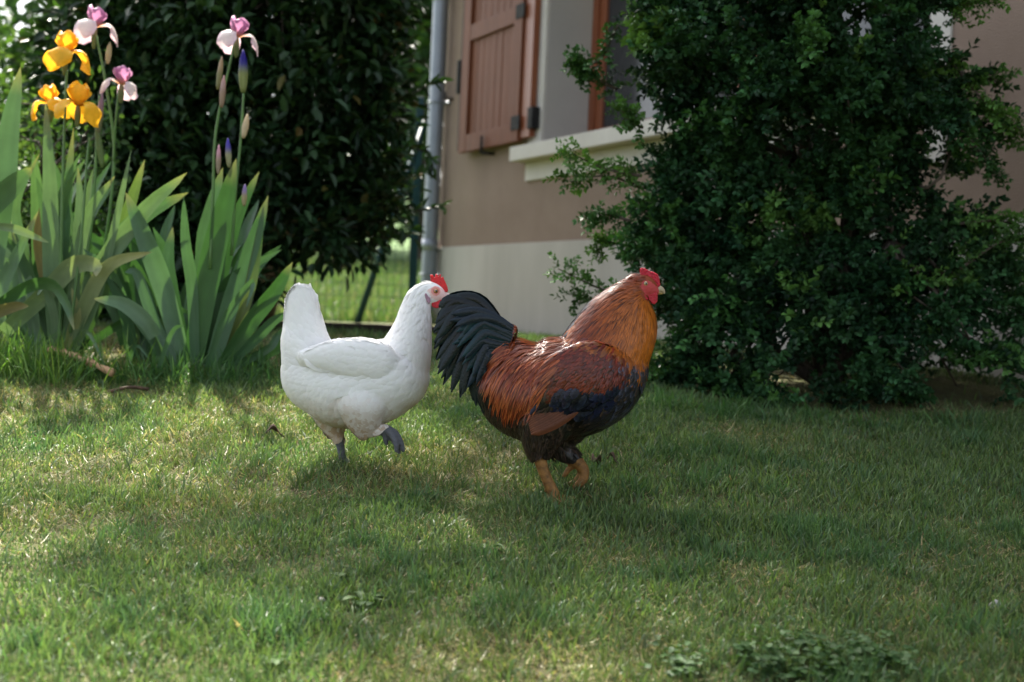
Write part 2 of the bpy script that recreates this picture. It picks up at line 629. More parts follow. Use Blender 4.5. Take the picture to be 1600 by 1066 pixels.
mb.tube([(sc_x, -0.06, sz0 - 0.035), (sc_x, -0.10, sz0 - 0.03), (sc_x + 0.01, -0.105, sz0 + 0.09)], [0.014, 0.013, 0.009], 8)
mb.tube([(sc_x + 0.02, 0.0, sz0 - 0.035), (sc_x, -0.1, sz0 - 0.035)], 0.013, 8)
mb.build('shutter_catch', M['iron'], shut, local=True)

# downpipe with brackets
pipe_x = wall_at(678, 250, -0.085)[0]
mb = MB()
zz = np.linspace(-0.4, WALL_TOP - 0.05, 24)
mb.tube([(pipe_x, -0.085, z) for z in zz], 0.062, 20)
for z in (0.75, 2.75):
    mb.tube([(pipe_x, -0.085, z), (pipe_x, -0.085, z + 0.09)], 0.067, 20)
pipe = mb.build('downpipe', M['zinc'], house, local=True)
for py in (168, 430):
    z = wall_at(680, py)[1]
    mb = MB()
    th = np.linspace(0, 2 * math.pi, 20)
    mb.tube(np.stack([pipe_x + 0.07 * np.cos(th), -0.085 + 0.07 * np.sin(th), np.full(20, z)], -1), 0.008, 6)
    mb.tube([(pipe_x + 0.05, -0.05, z), (pipe_x + 0.1, 0.03, z)], 0.012, 6)
    mb.build('bracket', M['zinc'], pipe, local=True)
# wall hook between pipe and shutter
mb = MB()
hx, hz = wall_at(707, 155)
mb.tube([(hx, 0.02, hz), (hx, -0.06, hz), (hx, -0.065, hz + 0.05)], 0.012, 6)
mb.build('wall_hook', M['iron'], house, local=True)
# roof and gutter
mb = MB()
ov = 0.45
for (ya, za, yb, zb) in ((-ov, WALL_TOP - 0.12, 3.0, WALL_TOP + 1.7), (6 + ov, WALL_TOP - 0.12, 3.0, WALL_TOP + 1.7)):
    V = [(-0.12, ya, za), (WALL_LEN + 0.3, ya, za), (WALL_LEN + 0.3, yb, zb), (-0.12, yb, zb)]
    V += [(a, b_, c + 0.14) for a, b_, c in V]
    mb.add(V, [np.array([[0, 1, 2, 3], [7, 6, 5, 4], [0, 4, 5, 1], [1, 5, 6, 2], [3, 2, 6, 7], [0, 3, 7, 4]])])
roof = mb.build('roof', M['tile'], house, smooth=False, local=True)
mb = MB()
mb.tube([(-0.12, -ov - 0.07, WALL_TOP - 0.1), (WALL_LEN + 0.3, -ov - 0.07, WALL_TOP - 0.1)], 0.07, 14)
mb.build('gutter', M['zinc'], roof, local=True)

# ------------------------------------------------------------------ wire fence behind
f_base = P(560, 503, 9.4)
fence = thing('wire_fence', (f_base[0], f_base[1], float(gz(f_base[0], f_base[1]))), 'dark green wire mesh fence with a slanted stay, behind the white hen', 'fence')
fa, fb = P(300, 503, 9.4), P(648, 503, 9.75)
fz = float(gz(fa[0], fa[1]))
fh = 1.5
mb = MB()
wire_r = 0.0024
nv = int(np.linalg.norm(fb - fa) / 0.055)
for k in range(nv + 1):
    q = fa + (fb - fa) * k / nv
    mb.tube([(q[0], q[1], fz + 0.02), (q[0], q[1], fz + fh)], wire_r, 4)
for k in range(16):
    z = fz + 0.03 + (fh - 0.05) * k / 15
    mb.tube([(fa[0], fa[1] - 0.006, z), (fb[0], fb[1] - 0.006, z)], wire_r, 4)
mb.build('wire_mesh', M['post'], fence)['kind'] = 'stuff'
for px, dd in ((642, 9.75), (300, 9.4)):
    q = P(px, 503, dd)
    mb = MB()
    box(mb, q[0] - 0.03, q[0] + 0.03, q[1] - 0.03, q[1] + 0.03, fz - 0.2, fz + fh + 0.25, 0.006)
    mb.build('post', M['post'], fence, smooth=False)
mb = MB()
sa, sb_ = P(556, 512, 9.35), P(664, 190, 9.6)
mb.tube([sa, (sa + sb_) / 2, sb_], 0.026, 8)
mb.build('stay', M['post'], fence)
# low dark sleeper edging in front of the fence
mb = MB()
ea, eb = P(400, 520, 6.3), P(690, 520, 6.9)
zt = P(560, 506, 6.6)[2]
mid_e = (ea + eb) / 2
L_e = np.linalg.norm((eb - ea)[:2])
box(mb, -L_e / 2, L_e / 2, -0.06, 0.06, -0.3, 0, 0.012)
edge = mb.build('timber_edging', M['board'], None, smooth=False)
edge.location = (mid_e[0], mid_e[1], zt)
edge.rotation_euler = (0, 0, math.atan2(eb[1] - ea[1], eb[0] - ea[0]))
tag(edge, 'low dark timber edging along the foot of the wire fence', 'edging')

# ------------------------------------------------------------------ foliage builders
# simple folded leaf: unit length along y, half width 1 at x
LEAF_V = np.array([(0, 0, 0), (0.62, 0.28, 0.12), (0.60, 0.66, 0.10), (0, 1, -0.06), (-0.60, 0.66, 0.10), (-0.62, 0.28, 0.12)], float)
LEAF_F = [np.array([[0, 1, 2, 3], [0, 3, 4, 5]])]


def leaf_arrays(T, dirs, L, Wd, col, roll, up=None):
    R = frames(dirs, up, roll)
    S = np.stack([Wd, L, L], -1)
    return scatter(LEAF_V, LEAF_F, R * S[:, None, :], T, col)


def rand_dirs(n):
    return norm(RNG.normal(size=(n, 3)))


def pick_col(n, c0, c1, jit=0.25):
    t = RNG.random((n, 1))
    c = np.array(c0) * (1 - t) + np.array(c1) * t
    return c * (1 + jit * (RNG.random((n, 1)) - 0.5) * 2)


def sprig_template(pairs=5, length=0.075, leaf=0.027, wid=0.0115, stem=0.0012):
    m_ = MB()
    rg = np.random.default_rng(3)
    T, D = [], []
    for i in range(pairs):
        t = 0.12 + 0.86 * i / (pairs - 1)
        for s in (-1, 1):
            ang = (i % 2) * math.pi / 2 + rg.uniform(-0.4, 0.4)
            side = np.array([s * math.cos(ang), 0.0, s * math.sin(ang)])
            T.append([0, t * length, 0])
            D.append(side * 0.95 + np.array([0, 0.75, 0.12]))
    T.append([0, length, 0])
    D.append([0.1, 1, 0.2])
    n = len(T)
    V, F, C = leaf_arrays(np.array(T), np.array(D), leaf * rg.uniform(0.75, 1.1, n), wid * rg.uniform(0.85, 1.15, n), np.ones((n, 3)), rg.uniform(-0.5, 0.5, n))
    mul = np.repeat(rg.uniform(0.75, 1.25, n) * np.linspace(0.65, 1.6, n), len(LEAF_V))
    return V, F, mul


def foliage_sprigs(T, dirs, scale, col, tmpl):
    V, F, mul = tmpl
    R = frames(dirs, None, RNG.uniform(-1, 1, len(T)))
    return scatter(V, F, R * np.asarray(scale)[:, None, None], T, col, mul)


def clump_points(centers, per, sig):
    n = len(centers)
    k = np.repeat(np.arange(n), per)
    off = RNG.normal(size=(len(k), 3)) * np.asarray(sig)[k][:, None]
    return centers[k] + off, off, k


def branch_net(mb, root, tips, r0, r1, seg=6, wig=0.05, n=6, hubs=None):
    for t in tips:
        h = root if hubs is None else hubs[np.argmin(np.linalg.norm(hubs - t, axis=1))]
        m_ = (h + t) / 2 + RNG.normal(size=3) * wig
        pts = catmull([h, m_, t], seg)
        mb.tube(pts, np.linspace(r0, r1, seg), n)


# ------------------------------------------------------------------ boxwood by the house
BX_D = 4.78
rows_y = np.array([-160, -60, 0, 60, 110, 150, 190, 240, 300, 340, 390, 440, 500, 560, 620, 650])
rows_l = np.array([1100, 1030, 1000, 990, 1005, 1025, 1060, 1030, 990, 970, 972, 990, 1010, 1018, 1015, 1040])
rows_r = np.array([1400, 1460, 1480, 1488, 1515, 1535, 1560, 1535, 1470, 1540, 1575, 1595, 1610, 1610, 1590, 1570])
bx_root = P(1285, 640, BX_D)
bx_root[2] = float(gz(bx_root[0], bx_root[1]))
boxwood = thing('boxwood_bush', bx_root, 'tall dark green boxwood bush in front of the house wall', 'bush')


def in_gap(px, py):
    g = ((px > 1436) & (px < 1475) & (py > 205) & (py < 285)) | ((px > 1470) & (py > 268) & (py < 318)) \
        | ((px > 1440) & (px < 1560) & (py > 575) & (py < 632)) | ((px > 1215) & (px < 1250) & (py > 575) & (py < 602)) \
        | ((px > 1435) & (px < 1480) & (py > 28) & (py < 62))
    return g


cen = []
while len(cen) < 520:
    y = RNG.uniform(-150, 648)
    l, r = np.interp(y, rows_y, rows_l), np.interp(y, rows_y, rows_r)
    x = RNG.uniform(l + 14, r - 14)
    u = (x - (l + r) / 2) / ((r - l) / 2)
    q = -1 if RNG.random() < 0.72 else 1
    dz = q * 0.58 * math.sqrt(max(0, 1 - u * u)) * RNG.uniform(0.45, 1.0) * (0.75 + 0.25 * math.sin(y * 0.011 + 1))
    if in_gap(np.array(x), np.array(y)):
        continue
    cen.append(P(x, y, BX_D + dz))
cen = np.array(cen)
axis = np.array([bx_root[0], bx_root[1], 0])
per = RNG.integers(14, 34, len(cen))
T, off, k = clump_points(cen, per, RNG.uniform(0.026, 0.055, len(cen)))
pp = proj(T)
keep = ~in_gap(pp[:, 0], pp[:, 1]) & (T[:, 2] > gz(T[:, 0], T[:, 1]) + 0.02)
T, off, k = T[keep], off[keep], k[keep]
outw = T - axis
outw[:, 2] = 0
cd = norm(RNG.normal(size=(len(cen), 3)) * 0.5 + np.array([0, -0.25, 0.35]))
dirs = norm(norm(outw) * 0.7 + norm(off) * 0.55 + cd[k] * 0.6 + RNG.normal(size=T.shape) * 0.35)
ccol = pick_col(len(cen), (0.006, 0.024, 0.011), (0.030, 0.082, 0.028), 0.4)
hl = RNG.random(len(cen)) < 0.14
ccol[hl] = pick_col(int(hl.sum()), (0.04, 0.115, 0.03), (0.075, 0.155, 0.035), 0.2)
tm = sprig_template()
V1, F1, C1 = foliage_sprigs(T - dirs * 0.04, dirs, RNG.uniform(0.7, 1.25, len(T)), ccol[k] * RNG.uniform(0.8, 1.2, (len(T), 1)), tm)
mb = MB()
mb.add(V1, F1, C1)
# long sprays that stick out of the outline
sprays = [[(1000, 275), (940, 262), (886, 236)], [(1000, 290), (945, 275), (890, 284)], [(1010, 470), (940, 452), (872, 420)],
          [(1005, 455), (950, 470), (893, 462)], [(965, 140), (925, 120), (900, 104)], [(965, 40), (935, 95), (905, 98)],
          [(985, 345), (945, 335), (925, 340)], [(1440, 130), (1520, 160), (1598, 205)], [(1450, 150), (1520, 200), (1575, 215)],
          [(1460, 100), (1520, 118), (1562, 128)], [(1470, 170), (1530, 235), (1552, 272)], [(1480, 90), (1530, 150), (1565, 185)],
          [(1500, 350), (1550, 345), (1590, 350)], [(1500, 420), (1560, 380), (1605, 372)], [(1490, 30), (1500, 8), (1545, 0)],
          [(1420, 245), (1480, 262), (1530, 255)], [(990, 610), (1020, 575), (1000, 545)], [(1005, 200), (985, 190), (970, 170)],
          [(1000, 390), (960, 378), (930, 392)]]
ST, SD, SCc = [], [], []
br = MB()
for sp in sprays:
    dd = BX_D - RNG.uniform(0.0, 0.3)
    pts = catmull([P(x, y, dd) for x, y in sp], 12)
    br.tube(pts, np.linspace(0.006, 0.002, 12), 5)
    c = pick_col(1, (0.025, 0.07, 0.02), (0.07, 0.15, 0.03))[0]
    tg = norm(np.gradient(pts, axis=0))
    for i in range(12):
        for r_ in range(3 if i < 9 else 4):
            ST.append(pts[i] + RNG.normal(size=3) * 0.010)
            SD.append(tg[i] * 0.7 + RNG.normal(size=3) * 0.55)
            SCc.append(c * RNG.uniform(0.8, 1.25))
V1, F1, C1 = foliage_sprigs(np.array(ST), np.array(SD), RNG.uniform(0.55, 0.9, len(ST)), np.array(SCc), tm)
mb.add(V1, F1, C1)
o = mb.build('crown', M['leaf_box'], boxwood)
o['kind'] = 'stuff'
hubs = np.array([bx_root + np.array([RNG.uniform(-.22, .22), RNG.uniform(-.2, .2), h]) for h in np.linspace(0.25, 1.5, 14)])
branch_net(br, bx_root, hubs, 0.028, 0.012, 6, 0.05, 7)
branch_net(br, bx_root, cen[RNG.choice(len(cen), 130, replace=False)], 0.010, 0.003, 6, 0.05, 5, hubs)
br.build('branches', M['bark'], boxwood)
mb = MB()
mb.tube(catmull([bx_root - np.array([0, 0, .15]), bx_root + np.array([0.02, 0, .3]), bx_root + np.array([-.05, .03, .8])], 8), np.linspace(0.06, 0.03, 8), 10)
mb.build('trunk', M['bark'], boxwood)

# ------------------------------------------------------------------ laurel behind the irises
LA_D = 6.7
lr_y = np.array([-130, -100, -60, 0, 60, 120, 200, 280, 340, 385, 470, 560])
lr_l = np.array([250, 190, 120, 85, 60, 40, 60, 80, 90, 100, 130, 200])
lr_r = np.array([540, 610, 635, 638, 632, 630, 628, 628, 630, 590, 400, 330])
la_root = P(300, 520, LA_D)
la_root[2] = float(gz(la_root[0], la_root[1]))
laurel = thing('laurel_shrub', la_root, 'big dark laurel shrub behind the irises, left of the house', 'shrub')
cen = []
while len(cen) < 1600:
    y = RNG.uniform(-125, 520)
    l, r = np.interp(y, lr_y, lr_l), np.interp(y, lr_y, lr_r)
    x = RNG.uniform(l + 18, r - 18)
    if y > 378 + 12 * math.sin(x * 0.05) and x > 395:
        continue
    u = (x - (l + r) / 2) / ((r - l) / 2)
    q = -1 if RNG.random() < 0.65 else 1
    dz = q * 0.8 * math.sqrt(max(0, 1 - u * u)) * RNG.uniform(0.0, 1.0)
    cen.append(P(x, y, LA_D + dz))
cen = np.array(cen)
T, off, k = clump_points(cen, RNG.integers(14, 24, len(cen)), RNG.uniform(0.04, 0.08, len(cen)))
dirs = norm(norm(off) + np.array([0, -0.35, -0.15]) + RNG.normal(size=T.shape) * 0.4)
ccol = pick_col(len(cen), (0.008, 0.026, 0.010), (0.030, 0.068, 0.022), 0.35)
colr = ccol[k] * RNG.uniform(0.7, 1.3, (len(T), 1))
red = RNG.random(len(T)) < 0.012
colr[red] = pick_col(int(red.sum()), (0.08, 0.05, 0.012), (0.10, 0.09, 0.02))
Ls, Ws, rl = RNG.uniform(0.06, 0.105, len(T)), RNG.uniform(0.019, 0.031, len(T)), RNG.uniform(-0.8, 0.8, len(T))
front = np.argsort(T[:, 1] - 0.6 * Ls)
pick = front[:300]
rest = np.setdiff1d(np.arange(len(T)), pick)
mb = MB()
V1, F1, C1 = leaf_arrays(T[rest], dirs[rest], Ls[rest], Ws[rest], colr[rest], rl[rest])
mb.add(V1, F1, C1)
# drooping lower sprays and one twig crossing the downpipe
for sp in [[(600, 340), (650, 330), (692, 322)], [(560, 380), (520, 392), (465, 388)], [(640, 150), (672, 132), (690, 128)], [(480, 360), (470, 395), (455, 408)],
           [(640, 230), (668, 240), (676, 260)], [(430, 380), (425, 400), (440, 420)], [(560, 350), (600, 372), (640, 365)]]:
    pts = catmull([P(x, y, LA_D - 0.2) for x, y in sp], 9)
    mb.tube(pts, 0.004, 5, (0.04, 0.035, 0.02))
    tg = norm(np.gradient(pts, axis=0))
    T2 = np.repeat(pts, 2, 0)
    D2 = np.repeat(tg, 2, 0) + RNG.normal(size=T2.shape) * 0.6
    n2 = len(T2)
    V1, F1, C1 = leaf_arrays(T2, D2, RNG.uniform(.05, .08, n2), RNG.uniform(.014, .022, n2), pick_col(n2, (0.02, 0.055, 0.016), (0.035, 0.08, 0.02)), RNG.uniform(-1, 1, n2))
    mb.add(V1, F1, C1)
o = mb.build('crown', M['leaf_laurel'], laurel)
o['kind'] = 'stuff'
lmeshes = []
for i in range(5):
    c = pick_col(1, (0.012, 0.036, 0.013), (0.034, 0.075, 0.024))[0]
    me = new_mesh('leaf', LEAF_V, LEAF_F, np.tile(c, (6, 1)))
    me.materials.append(M['leaf_laurel'])
    lmeshes.append(me)
Rm = frames(dirs[pick], None, rl[pick])
inv = world_inv(laurel)
for j, i in enumerate(pick):
    o = bpy.data.objects.new('leaf', lmeshes[j % 5])
    COL.objects.link(o)
    o.parent = laurel
    o.matrix_parent_inverse = inv
    m4 = Matrix.Identity(4)
    for a in range(3):
        for b_ in range(3):
            m4[a][b_] = Rm[j, a, b_] * (Ws[i] if b_ == 1 - 1 else Ls[i])
        m4[a][3] = T[i, a]
    o.matrix_basis = m4
mb = MB()
hubs = np.array([la_root + np.array([RNG.uniform(-.7, .7), RNG.uniform(-.3, .3), h]) for h in np.linspace(0.5, 2.0, 16)])
branch_net(mb, la_root, hubs, 0.035, 0.014, 7, 0.08, 7)
branch_net(mb, la_root, cen[RNG.choice(len(cen), 110, replace=False)], 0.010, 0.003, 6, 0.05, 5, hubs)
mb.build('branches', M['bark'], laurel)
mb = MB()
mb.tube(catmull([la_root - np.array([0, 0, .2]), la_root + np.array([0.05, 0, .4]), la_root + np.array([-.05, .03, 1.1])], 8), np.linspace(0.09, 0.04, 8), 10)
mb.build('trunk', M['bark'], laurel)


# ------------------------------------------------------------------ trees
def tree(name, base, crown_c, crown_r, ncl, per, leaf, cols, label, cat='tree', trunk_r=0.12, mat='leaf_soft', clumps=None, sig=0.3):
    t = thing(name, base, label, cat)
    if clumps is None:
        d = rand_dirs(ncl) * (RNG.random((ncl, 1)) ** 0.45)
        c = np.asarray(crown_c) + d * np.asarray(crown_r)
    else:
        c = np.asarray(clumps)
    T, off, k = clump_points(c, np.full(len(c), per), RNG.uniform(0.6, 1.2, len(c)) * sig)
    n = len(T)
    D = norm(norm(off) * 0.6 + RNG.normal(size=T.shape) + np.array([0, 0, -0.3]))
    cc = pick_col(len(c), *cols)
    V, F, C = leaf_arrays(T, D, leaf * RNG.uniform(0.7, 1.2, n), leaf * RNG.uniform(0.28, 0.42, n), cc[k] * RNG.uniform(0.8, 1.2, (n, 1)), RNG.uniform(-1.5, 1.5, n))
    m_ = MB()
    m_.add(V, F, C)
    m_.build('crown', M[mat], t)['kind'] = 'stuff'
    m_ = MB()
    base = np.asarray(base, float)
    top = np.asarray(crown_c, float)
    m_.tube(catmull([base - [0, 0, .3], base * 0.6 + top * 0.4 + RNG.normal(size=3) * 0.1, top], 12), np.linspace(trunk_r, trunk_r * 0.3, 12), 10)
    hubs = np.array([base * (1 - s) + top * s for s in np.linspace(0.45, 1, 8)])
    branch_net(m_, base, c[:: max(1, len(c) // 40)], trunk_r * 0.35, trunk_r * 0.08, 6, 0.15, 5, hubs)
    m_.build('trunk', M['bark'], t)
    return t


def gp(x, y):
    return np.array([x, y, float(gz(x, y))])


# the tree whose shade falls across the lawn: it stands behind the laurel, crown above the picture
SHADE_Y = 8.2
tc_ = np.array([-0.02, SHADE_Y, 7.5])
cl = [tc_ + rand_dirs(1)[0] * RNG.random() ** 0.4 * np.array([2.05, 1.3, 2.2]) for _ in range(190)]
cl += [np.array([-2.62, SHADE_Y, 7.85]) + RNG.normal(size=3) * 0.2 for _ in range(8)]
tree('shade_tree', gp(-1.95, 9.2), tc_, None, 0, 34, 0.15, ((0.04, 0.09, 0.02), (0.08, 0.14, 0.03), 0.2), 'tall shade tree rising above the laurel shrub, crown out of the picture',
     trunk_r=0.16, clumps=cl, sig=0.26)
# hedgerow beyond the meadow
for x, y, h, rx, lab in ((-9.5, 27, 5.5, 2.6, 'mid green hedgerow tree beyond the meadow, leftmost of the far trees'),
                         (-4.2, 31, 8.0, 3.0, 'far hedgerow tree at the top of the meadow, behind the laurel'),
                         (-1.9, 25, 9.0, 2.4, 'far dark green tree seen between laurel and downpipe'),
                         (3.2, 33, 9.0, 3.2, 'far tree at the top of the meadow, behind the house')):
    b_ = gp(x, y)
    tree('hedgerow_tree', b_, b_ + [0, 0, h * 0.52], (rx, rx, h * 0.5), 110, 40, 0.32, ((0.02, 0.055, 0.015), (0.045, 0.10, 0.022), 0.25), lab, sig=0.5, trunk_r=0.2)
b_ = gp(-2.05, 5.5)
tree('leafy_shrub', b_, b_ + [0, 0, 0.55], (0.42, 0.3, 0.5), 80, 40, 0.036, ((0.03, 0.075, 0.02), (0.075, 0.14, 0.04), 0.25), 'small-leaved green shrub behind the yellow irises at the left edge', 'shrub', 0.03, sig=0.075)
b_ = gp(-3.9, 8.3)
tree('pale_shrub', b_, b_ + [0.1, 0, 1.05], (0.75, 0.6, 0.95), 90, 34, 0.075, ((0.05, 0.11, 0.025), (0.10, 0.17, 0.05), 0.2), 'loose mid green shrub at the far left behind the irises', 'shrub', 0.05, sig=0.12)


# ------------------------------------------------------------------ irises
def ribbon(pts, width, twist=0.3, fold=0.25, n=14, wprof=None, c0=(0.1, 0.2, 0.05), c1=None, tip=None, twist_end=None):
    """a sword leaf: pts 3-D control points"""
    p = catmull(pts, n)
    t = norm(np.gradient(p, axis=0))
    s = np.linspace(0, 1, n)
    w = width * 0.5 * (np.minimum(1, 0.72 + 0.6 * s) * np.clip(1 - s ** 3.2, 0, 1) ** 0.75 if wprof is None else wprof(s))
    w = np.maximum(w, 0.0006)
    Y = np.array([0, 1.0, 0])
    a = norm(np.cross(t, Y))
    tw = np.linspace(twist, twist if twist_end is None else twist_end, n)[:, None]
    sd = norm(a * np.cos(tw) + np.cross(t, a) * np.sin(tw))
    nn = np.cross(sd, t)
    # five points across: ribbed keel, a little thick in the middle
    cols = []
    for u, h in ((-1, 0.0), (-0.5, 0.6), (0, 1.0), (0.5, 0.6), (1, 0.0)):
        cols.append(p + sd * (u * w)[:, None] + nn * (h * fold * w)[:, None])
    V = np.stack(cols, 1).reshape(-1, 3)
    i = (np.arange(n - 1)[:, None] * 5 + np.arange(4)[None]).ravel()
    F = np.stack([i, i + 1, i + 6, i + 5], -1)
    c0 = np.array(c0)
    c1 = c0 if c1 is None else np.array(c1)
    C = c0 * (1 - s[:, None]) + c1 * s[:, None]
    if tip is not None:
        q = np.clip((s - 0.86) / 0.14, 0, 1)[:, None]
        C = C * (1 - q) + np.array(tip) * q
    C = np.repeat(C, 5, 0)
    C *= np.tile(np.array([1.06, 0.94, 1.04, 0.94, 1.06]), n)[:, None]
    return V, [F], C


def add_leaf(parent, poly, d, wpx, twist=0.3, c0=None, c1=None, tip=None, ds=(0, 0), name='leaf', label=None, twist_end=None, fold=0.22):
    m_ = len(poly)
    dd = d + np.linspace(ds[0], ds[1], m_)
    pts = [P(x, y, q) for (x, y), q in zip(poly, dd)]
    V, F, C = ribbon(pts, wpx * d / LENS_PX / max(0.35, math.cos(twist)), twist, fold, c0=c0, c1=c1, tip=tip, twist_end=twist_end)
    o_ = link(name, new_mesh(name, V, F, C), M['iris_leaf'], parent)
    if label:
        o_['label'] = label
    return o_


GL = [(0.075, 0.145, 0.07), (0.095, 0.165, 0.075), (0.055, 0.115, 0.055), (0.115, 0.18, 0.095), (0.05, 0.115, 0.045)]
GD = [(0.030, 0.085, 0.022), (0.04, 0.105, 0.03), (0.055, 0.12, 0.055), (0.025, 0.07, 0.022), (0.06, 0.125, 0.06)]
PALE = (0.36, 0.36, 0.17)
base_l = G(85, 572)
base_r = G(310, 580)
DL, DR = float(base_l[1]), float(base_r[1])
iris_l = thing('iris_plant', base_l, 'iris clump with yellow and mauve flowers at the far left', 'iris plant', 'clumps of bearded iris by the lawn')
iris_r = thing('iris_plant', base_r, 'iris clump with blue buds and one mauve flower, between the laurel and the white hen', 'iris plant', 'clumps of bearded iris by the lawn')
# traced leaves of the left clump: polyline, width, twist, colours
for poly, w, tw, c, c1, ds in [
    ([(88, 560), (80, 430), (78, 290), (71, 160)], 27, 0.2, GL[1], GL[1], (0, -.05)),
    ([(95, 560), (150, 430), (225, 330), (292, 270)], 29, 0.3, GL[3], GL[1], (0, -.05)),
    ([(100, 555), (165, 410), (220, 340), (294, 301)], 30, 0.5, GL[2], GL[0], (0, .05)),
    ([(98, 562), (132, 480), (170, 415), (237, 394)], 23, 0.4, GL[1], PALE, (0, -.1)),
    ([(5, 520), (70, 460), (115, 415), (150, 415), (150, 432)], 28, 0.5, GL[3], (0.26, 0.29, 0.15), (0, -.12)),
    ([(-20, 490), (40, 450), (80, 445), (103, 475), (116, 516)], 17, 0.8, GL[4], GL[4], (-.1, -.2)),
    ([(-10, 420), (5, 300), (15, 200), (32, 105)], 36, 0.3, GL[2], GL[0], (0, 0)),
    ([(-30, 345), (0, 310), (25, 285), (51, 262)], 33, 0.4, GL[4], GL[0], (-.05, -.1)),
    ([(-20, 352), (20, 357), (45, 366), (76, 379)], 14, 0.3, GL[3], (0.2, 0.27, 0.12), (-.1, -.15)),
    ([(60, 570), (48, 480), (36, 420), (18, 352)], 22, 0.4, GL[1], GL[3], (.05, .1)),
    ([(70, 560), (30, 470), (10, 420), (-20, 380)], 26, 0.5, GL[0], GL[1], (.05, .1)),
    ([(80, 565), (90, 450), (100, 350), (115, 200)], 22, 0.5, GL[4], GL[2], (.06, .1)),
    ([(100, 560), (120, 420), (140, 330), (180, 275)], 18, 0.4, GL[3], GL[1], (0.02, -.03)),
    ([(110, 560), (150, 470), (180, 350), (205, 235)], 12, 0.6, GL[1], GL[3], (0, -.06)),
    ([(115, 560), (165, 440), (200, 330), (226, 250)], 24, 0.3, GL[4], (0.13, 0.19, 0.03), (.1, .15)),
    ([(100, 555), (112, 450), (124, 330), (122, 262)], 16, 0.4, GL[0], GL[3], (.05, .1)),
    ([(95, 560), (80, 470), (60, 380), (65, 315)], 20, 0.3, (0.13, 0.14, 0.04), (0.19, 0.12, 0.035), (.08, .1)),
    ([(75, 560), (40, 400), (25, 320), (62, 240)], 16, 0.4, GL[0], GL[1], (.1, .1)),
    ([(100, 570), (112, 520), (120, 490), (112, 450)], 14, 0.6, (0.2, 0.24, 0.08), (0.3, 0.3, 0.14), (0, -.05)),
    ([(80, 565), (85, 500), (70, 450), (58, 462)], 12, 0.5, GL[3], GL[3], (0, -.1)),
    ([(110, 555), (200, 500), (260, 478), (300, 492)], 14, 0.5, GD[1], GD[2], (.1, .15)),
    ([(-40, 520), (-10, 470), (10, 430), (60, 330)], 24, 0.4, GL[1], GL[0], (-.05, 0)),
    ([(-40, 560), (-20, 500), (20, 480), (45, 478)], 18, 0.5, (0.13, 0.13, 0.055), (0.15, 0.12, 0.055), (-.12, -.18)),
]:
    add_leaf(iris_l, poly, DL, w, tw, c, c1, (0.25, 0.24, 0.1) if w > 15 else None, ds, twist_end=tw * 0.4)
for i in range(22):
    x0, lean = RNG.uniform(30, 130), RNG.normal() * 70
    h = RNG.uniform(180, 330)
    add_leaf(iris_l, [(x0, 568), (x0 + lean * 0.25, 568 - h * 0.45), (x0 + lean * 0.6, 568 - h * 0.8), (x0 + lean * 1.2, 568 - h)], DL + RNG.uniform(.12, .4), RNG.uniform(12, 24), RNG.uniform(-0.8, 0.8),
             GL[i % 5], GL[(i + 2) % 5], None, (0, RNG.uniform(-.2, .2)))
# right clump
for poly, w, tw, c, c1, ds in [
    ([(300, 575), (322, 450), (345, 345), (369, 248)], 40, 0.2, GD[1], GD[0], (0, -.05)),
    ([(330, 575), (362, 470), (392, 390), (419, 306)], 30, 0.3, GD[2], GD[1], (0, .05)),
    ([(285, 560), (255, 450), (225, 370), (196, 300)], 34, 0.2, (0.09, 0.17, 0.085), GD[2], (0, -.05)),
    ([(345, 575), (395, 500), (430, 455), (457, 410)], 26, 0.4, GD[1], GD[0], (0, .0)),
    ([(270, 575), (235, 520), (200, 480), (148, 467)], 22, 0.4, GD[4], (0.10, 0.17, 0.09), (0, -.15)),
    ([(242, 527), (225, 500), (190, 474), (146, 467)], 23, 0.5, (0.10, 0.17, 0.09), (0.09, 0.16, 0.08), (-.14, -.2)),
    ([(305, 575), (300, 450), (290, 380), (287, 308)], 18, 0.4, GD[4], GD[2], (0, -.1)),
    ([(320, 575), (345, 430), (370, 340), (405, 268)], 24, 0.4, GD[0], GD[1], (.05, .1)),
    ([(315, 575), (318, 400), (330, 330), (348, 262)], 26, 0.5, GD[2], GD[4], (.08, .12)),
    ([(350, 570), (385, 470), (400, 400), (412, 320)], 18, 0.4, (0.10, 0.12, 0.03), GD[0], (.02, .05)),
    ([(355, 575), (400, 530), (430, 500), (460, 488)], 16, 0.5, GD[2], GD[2], (0, -.05)),
    ([(360, 578), (420, 545), (440, 520), (500, 495)], 12, 0.5, GD[4], GD[2], (.02, .1)),
    ([(360, 578), (400, 560), (440, 540), (480, 530)], 20, 0.6, GD[0], GD[1], (.05, .1)),
    ([(295, 575), (270, 470), (262, 410), (270, 355)], 24, 0.4, GD[0], GD[2], (.05, .1)),
    ([(280, 575), (240, 500), (215, 430), (195, 425)], 16, 0.5, GD[4], GD[2], (-.05, -.1)),
    ([(325, 575), (350, 500), (395, 440), (385, 480)], 10, 0.5, GD[2], GD[4], (-.12, -.18)),
    ([(245, 588), (258, 545), (272, 515), (289, 508)], 7, 0.4, GD[4], GD[2], (-.2, -.25)),
    ([(115, 570), (125, 530), (140, 522), (170, 585)], 8, 0.4, GL[3], GL[1], (-.05, -.2)),
    ([(200, 590), (205, 555), (215, 540), (232, 560)], 6, 0.4, GD[2], GD[4], (-.1, -.15)),
]:
    add_leaf(iris_r, poly, DR, w, tw, c, c1, (0.2, 0.2, 0.09) if w > 20 else None, ds, twist_end=tw * 0.4)
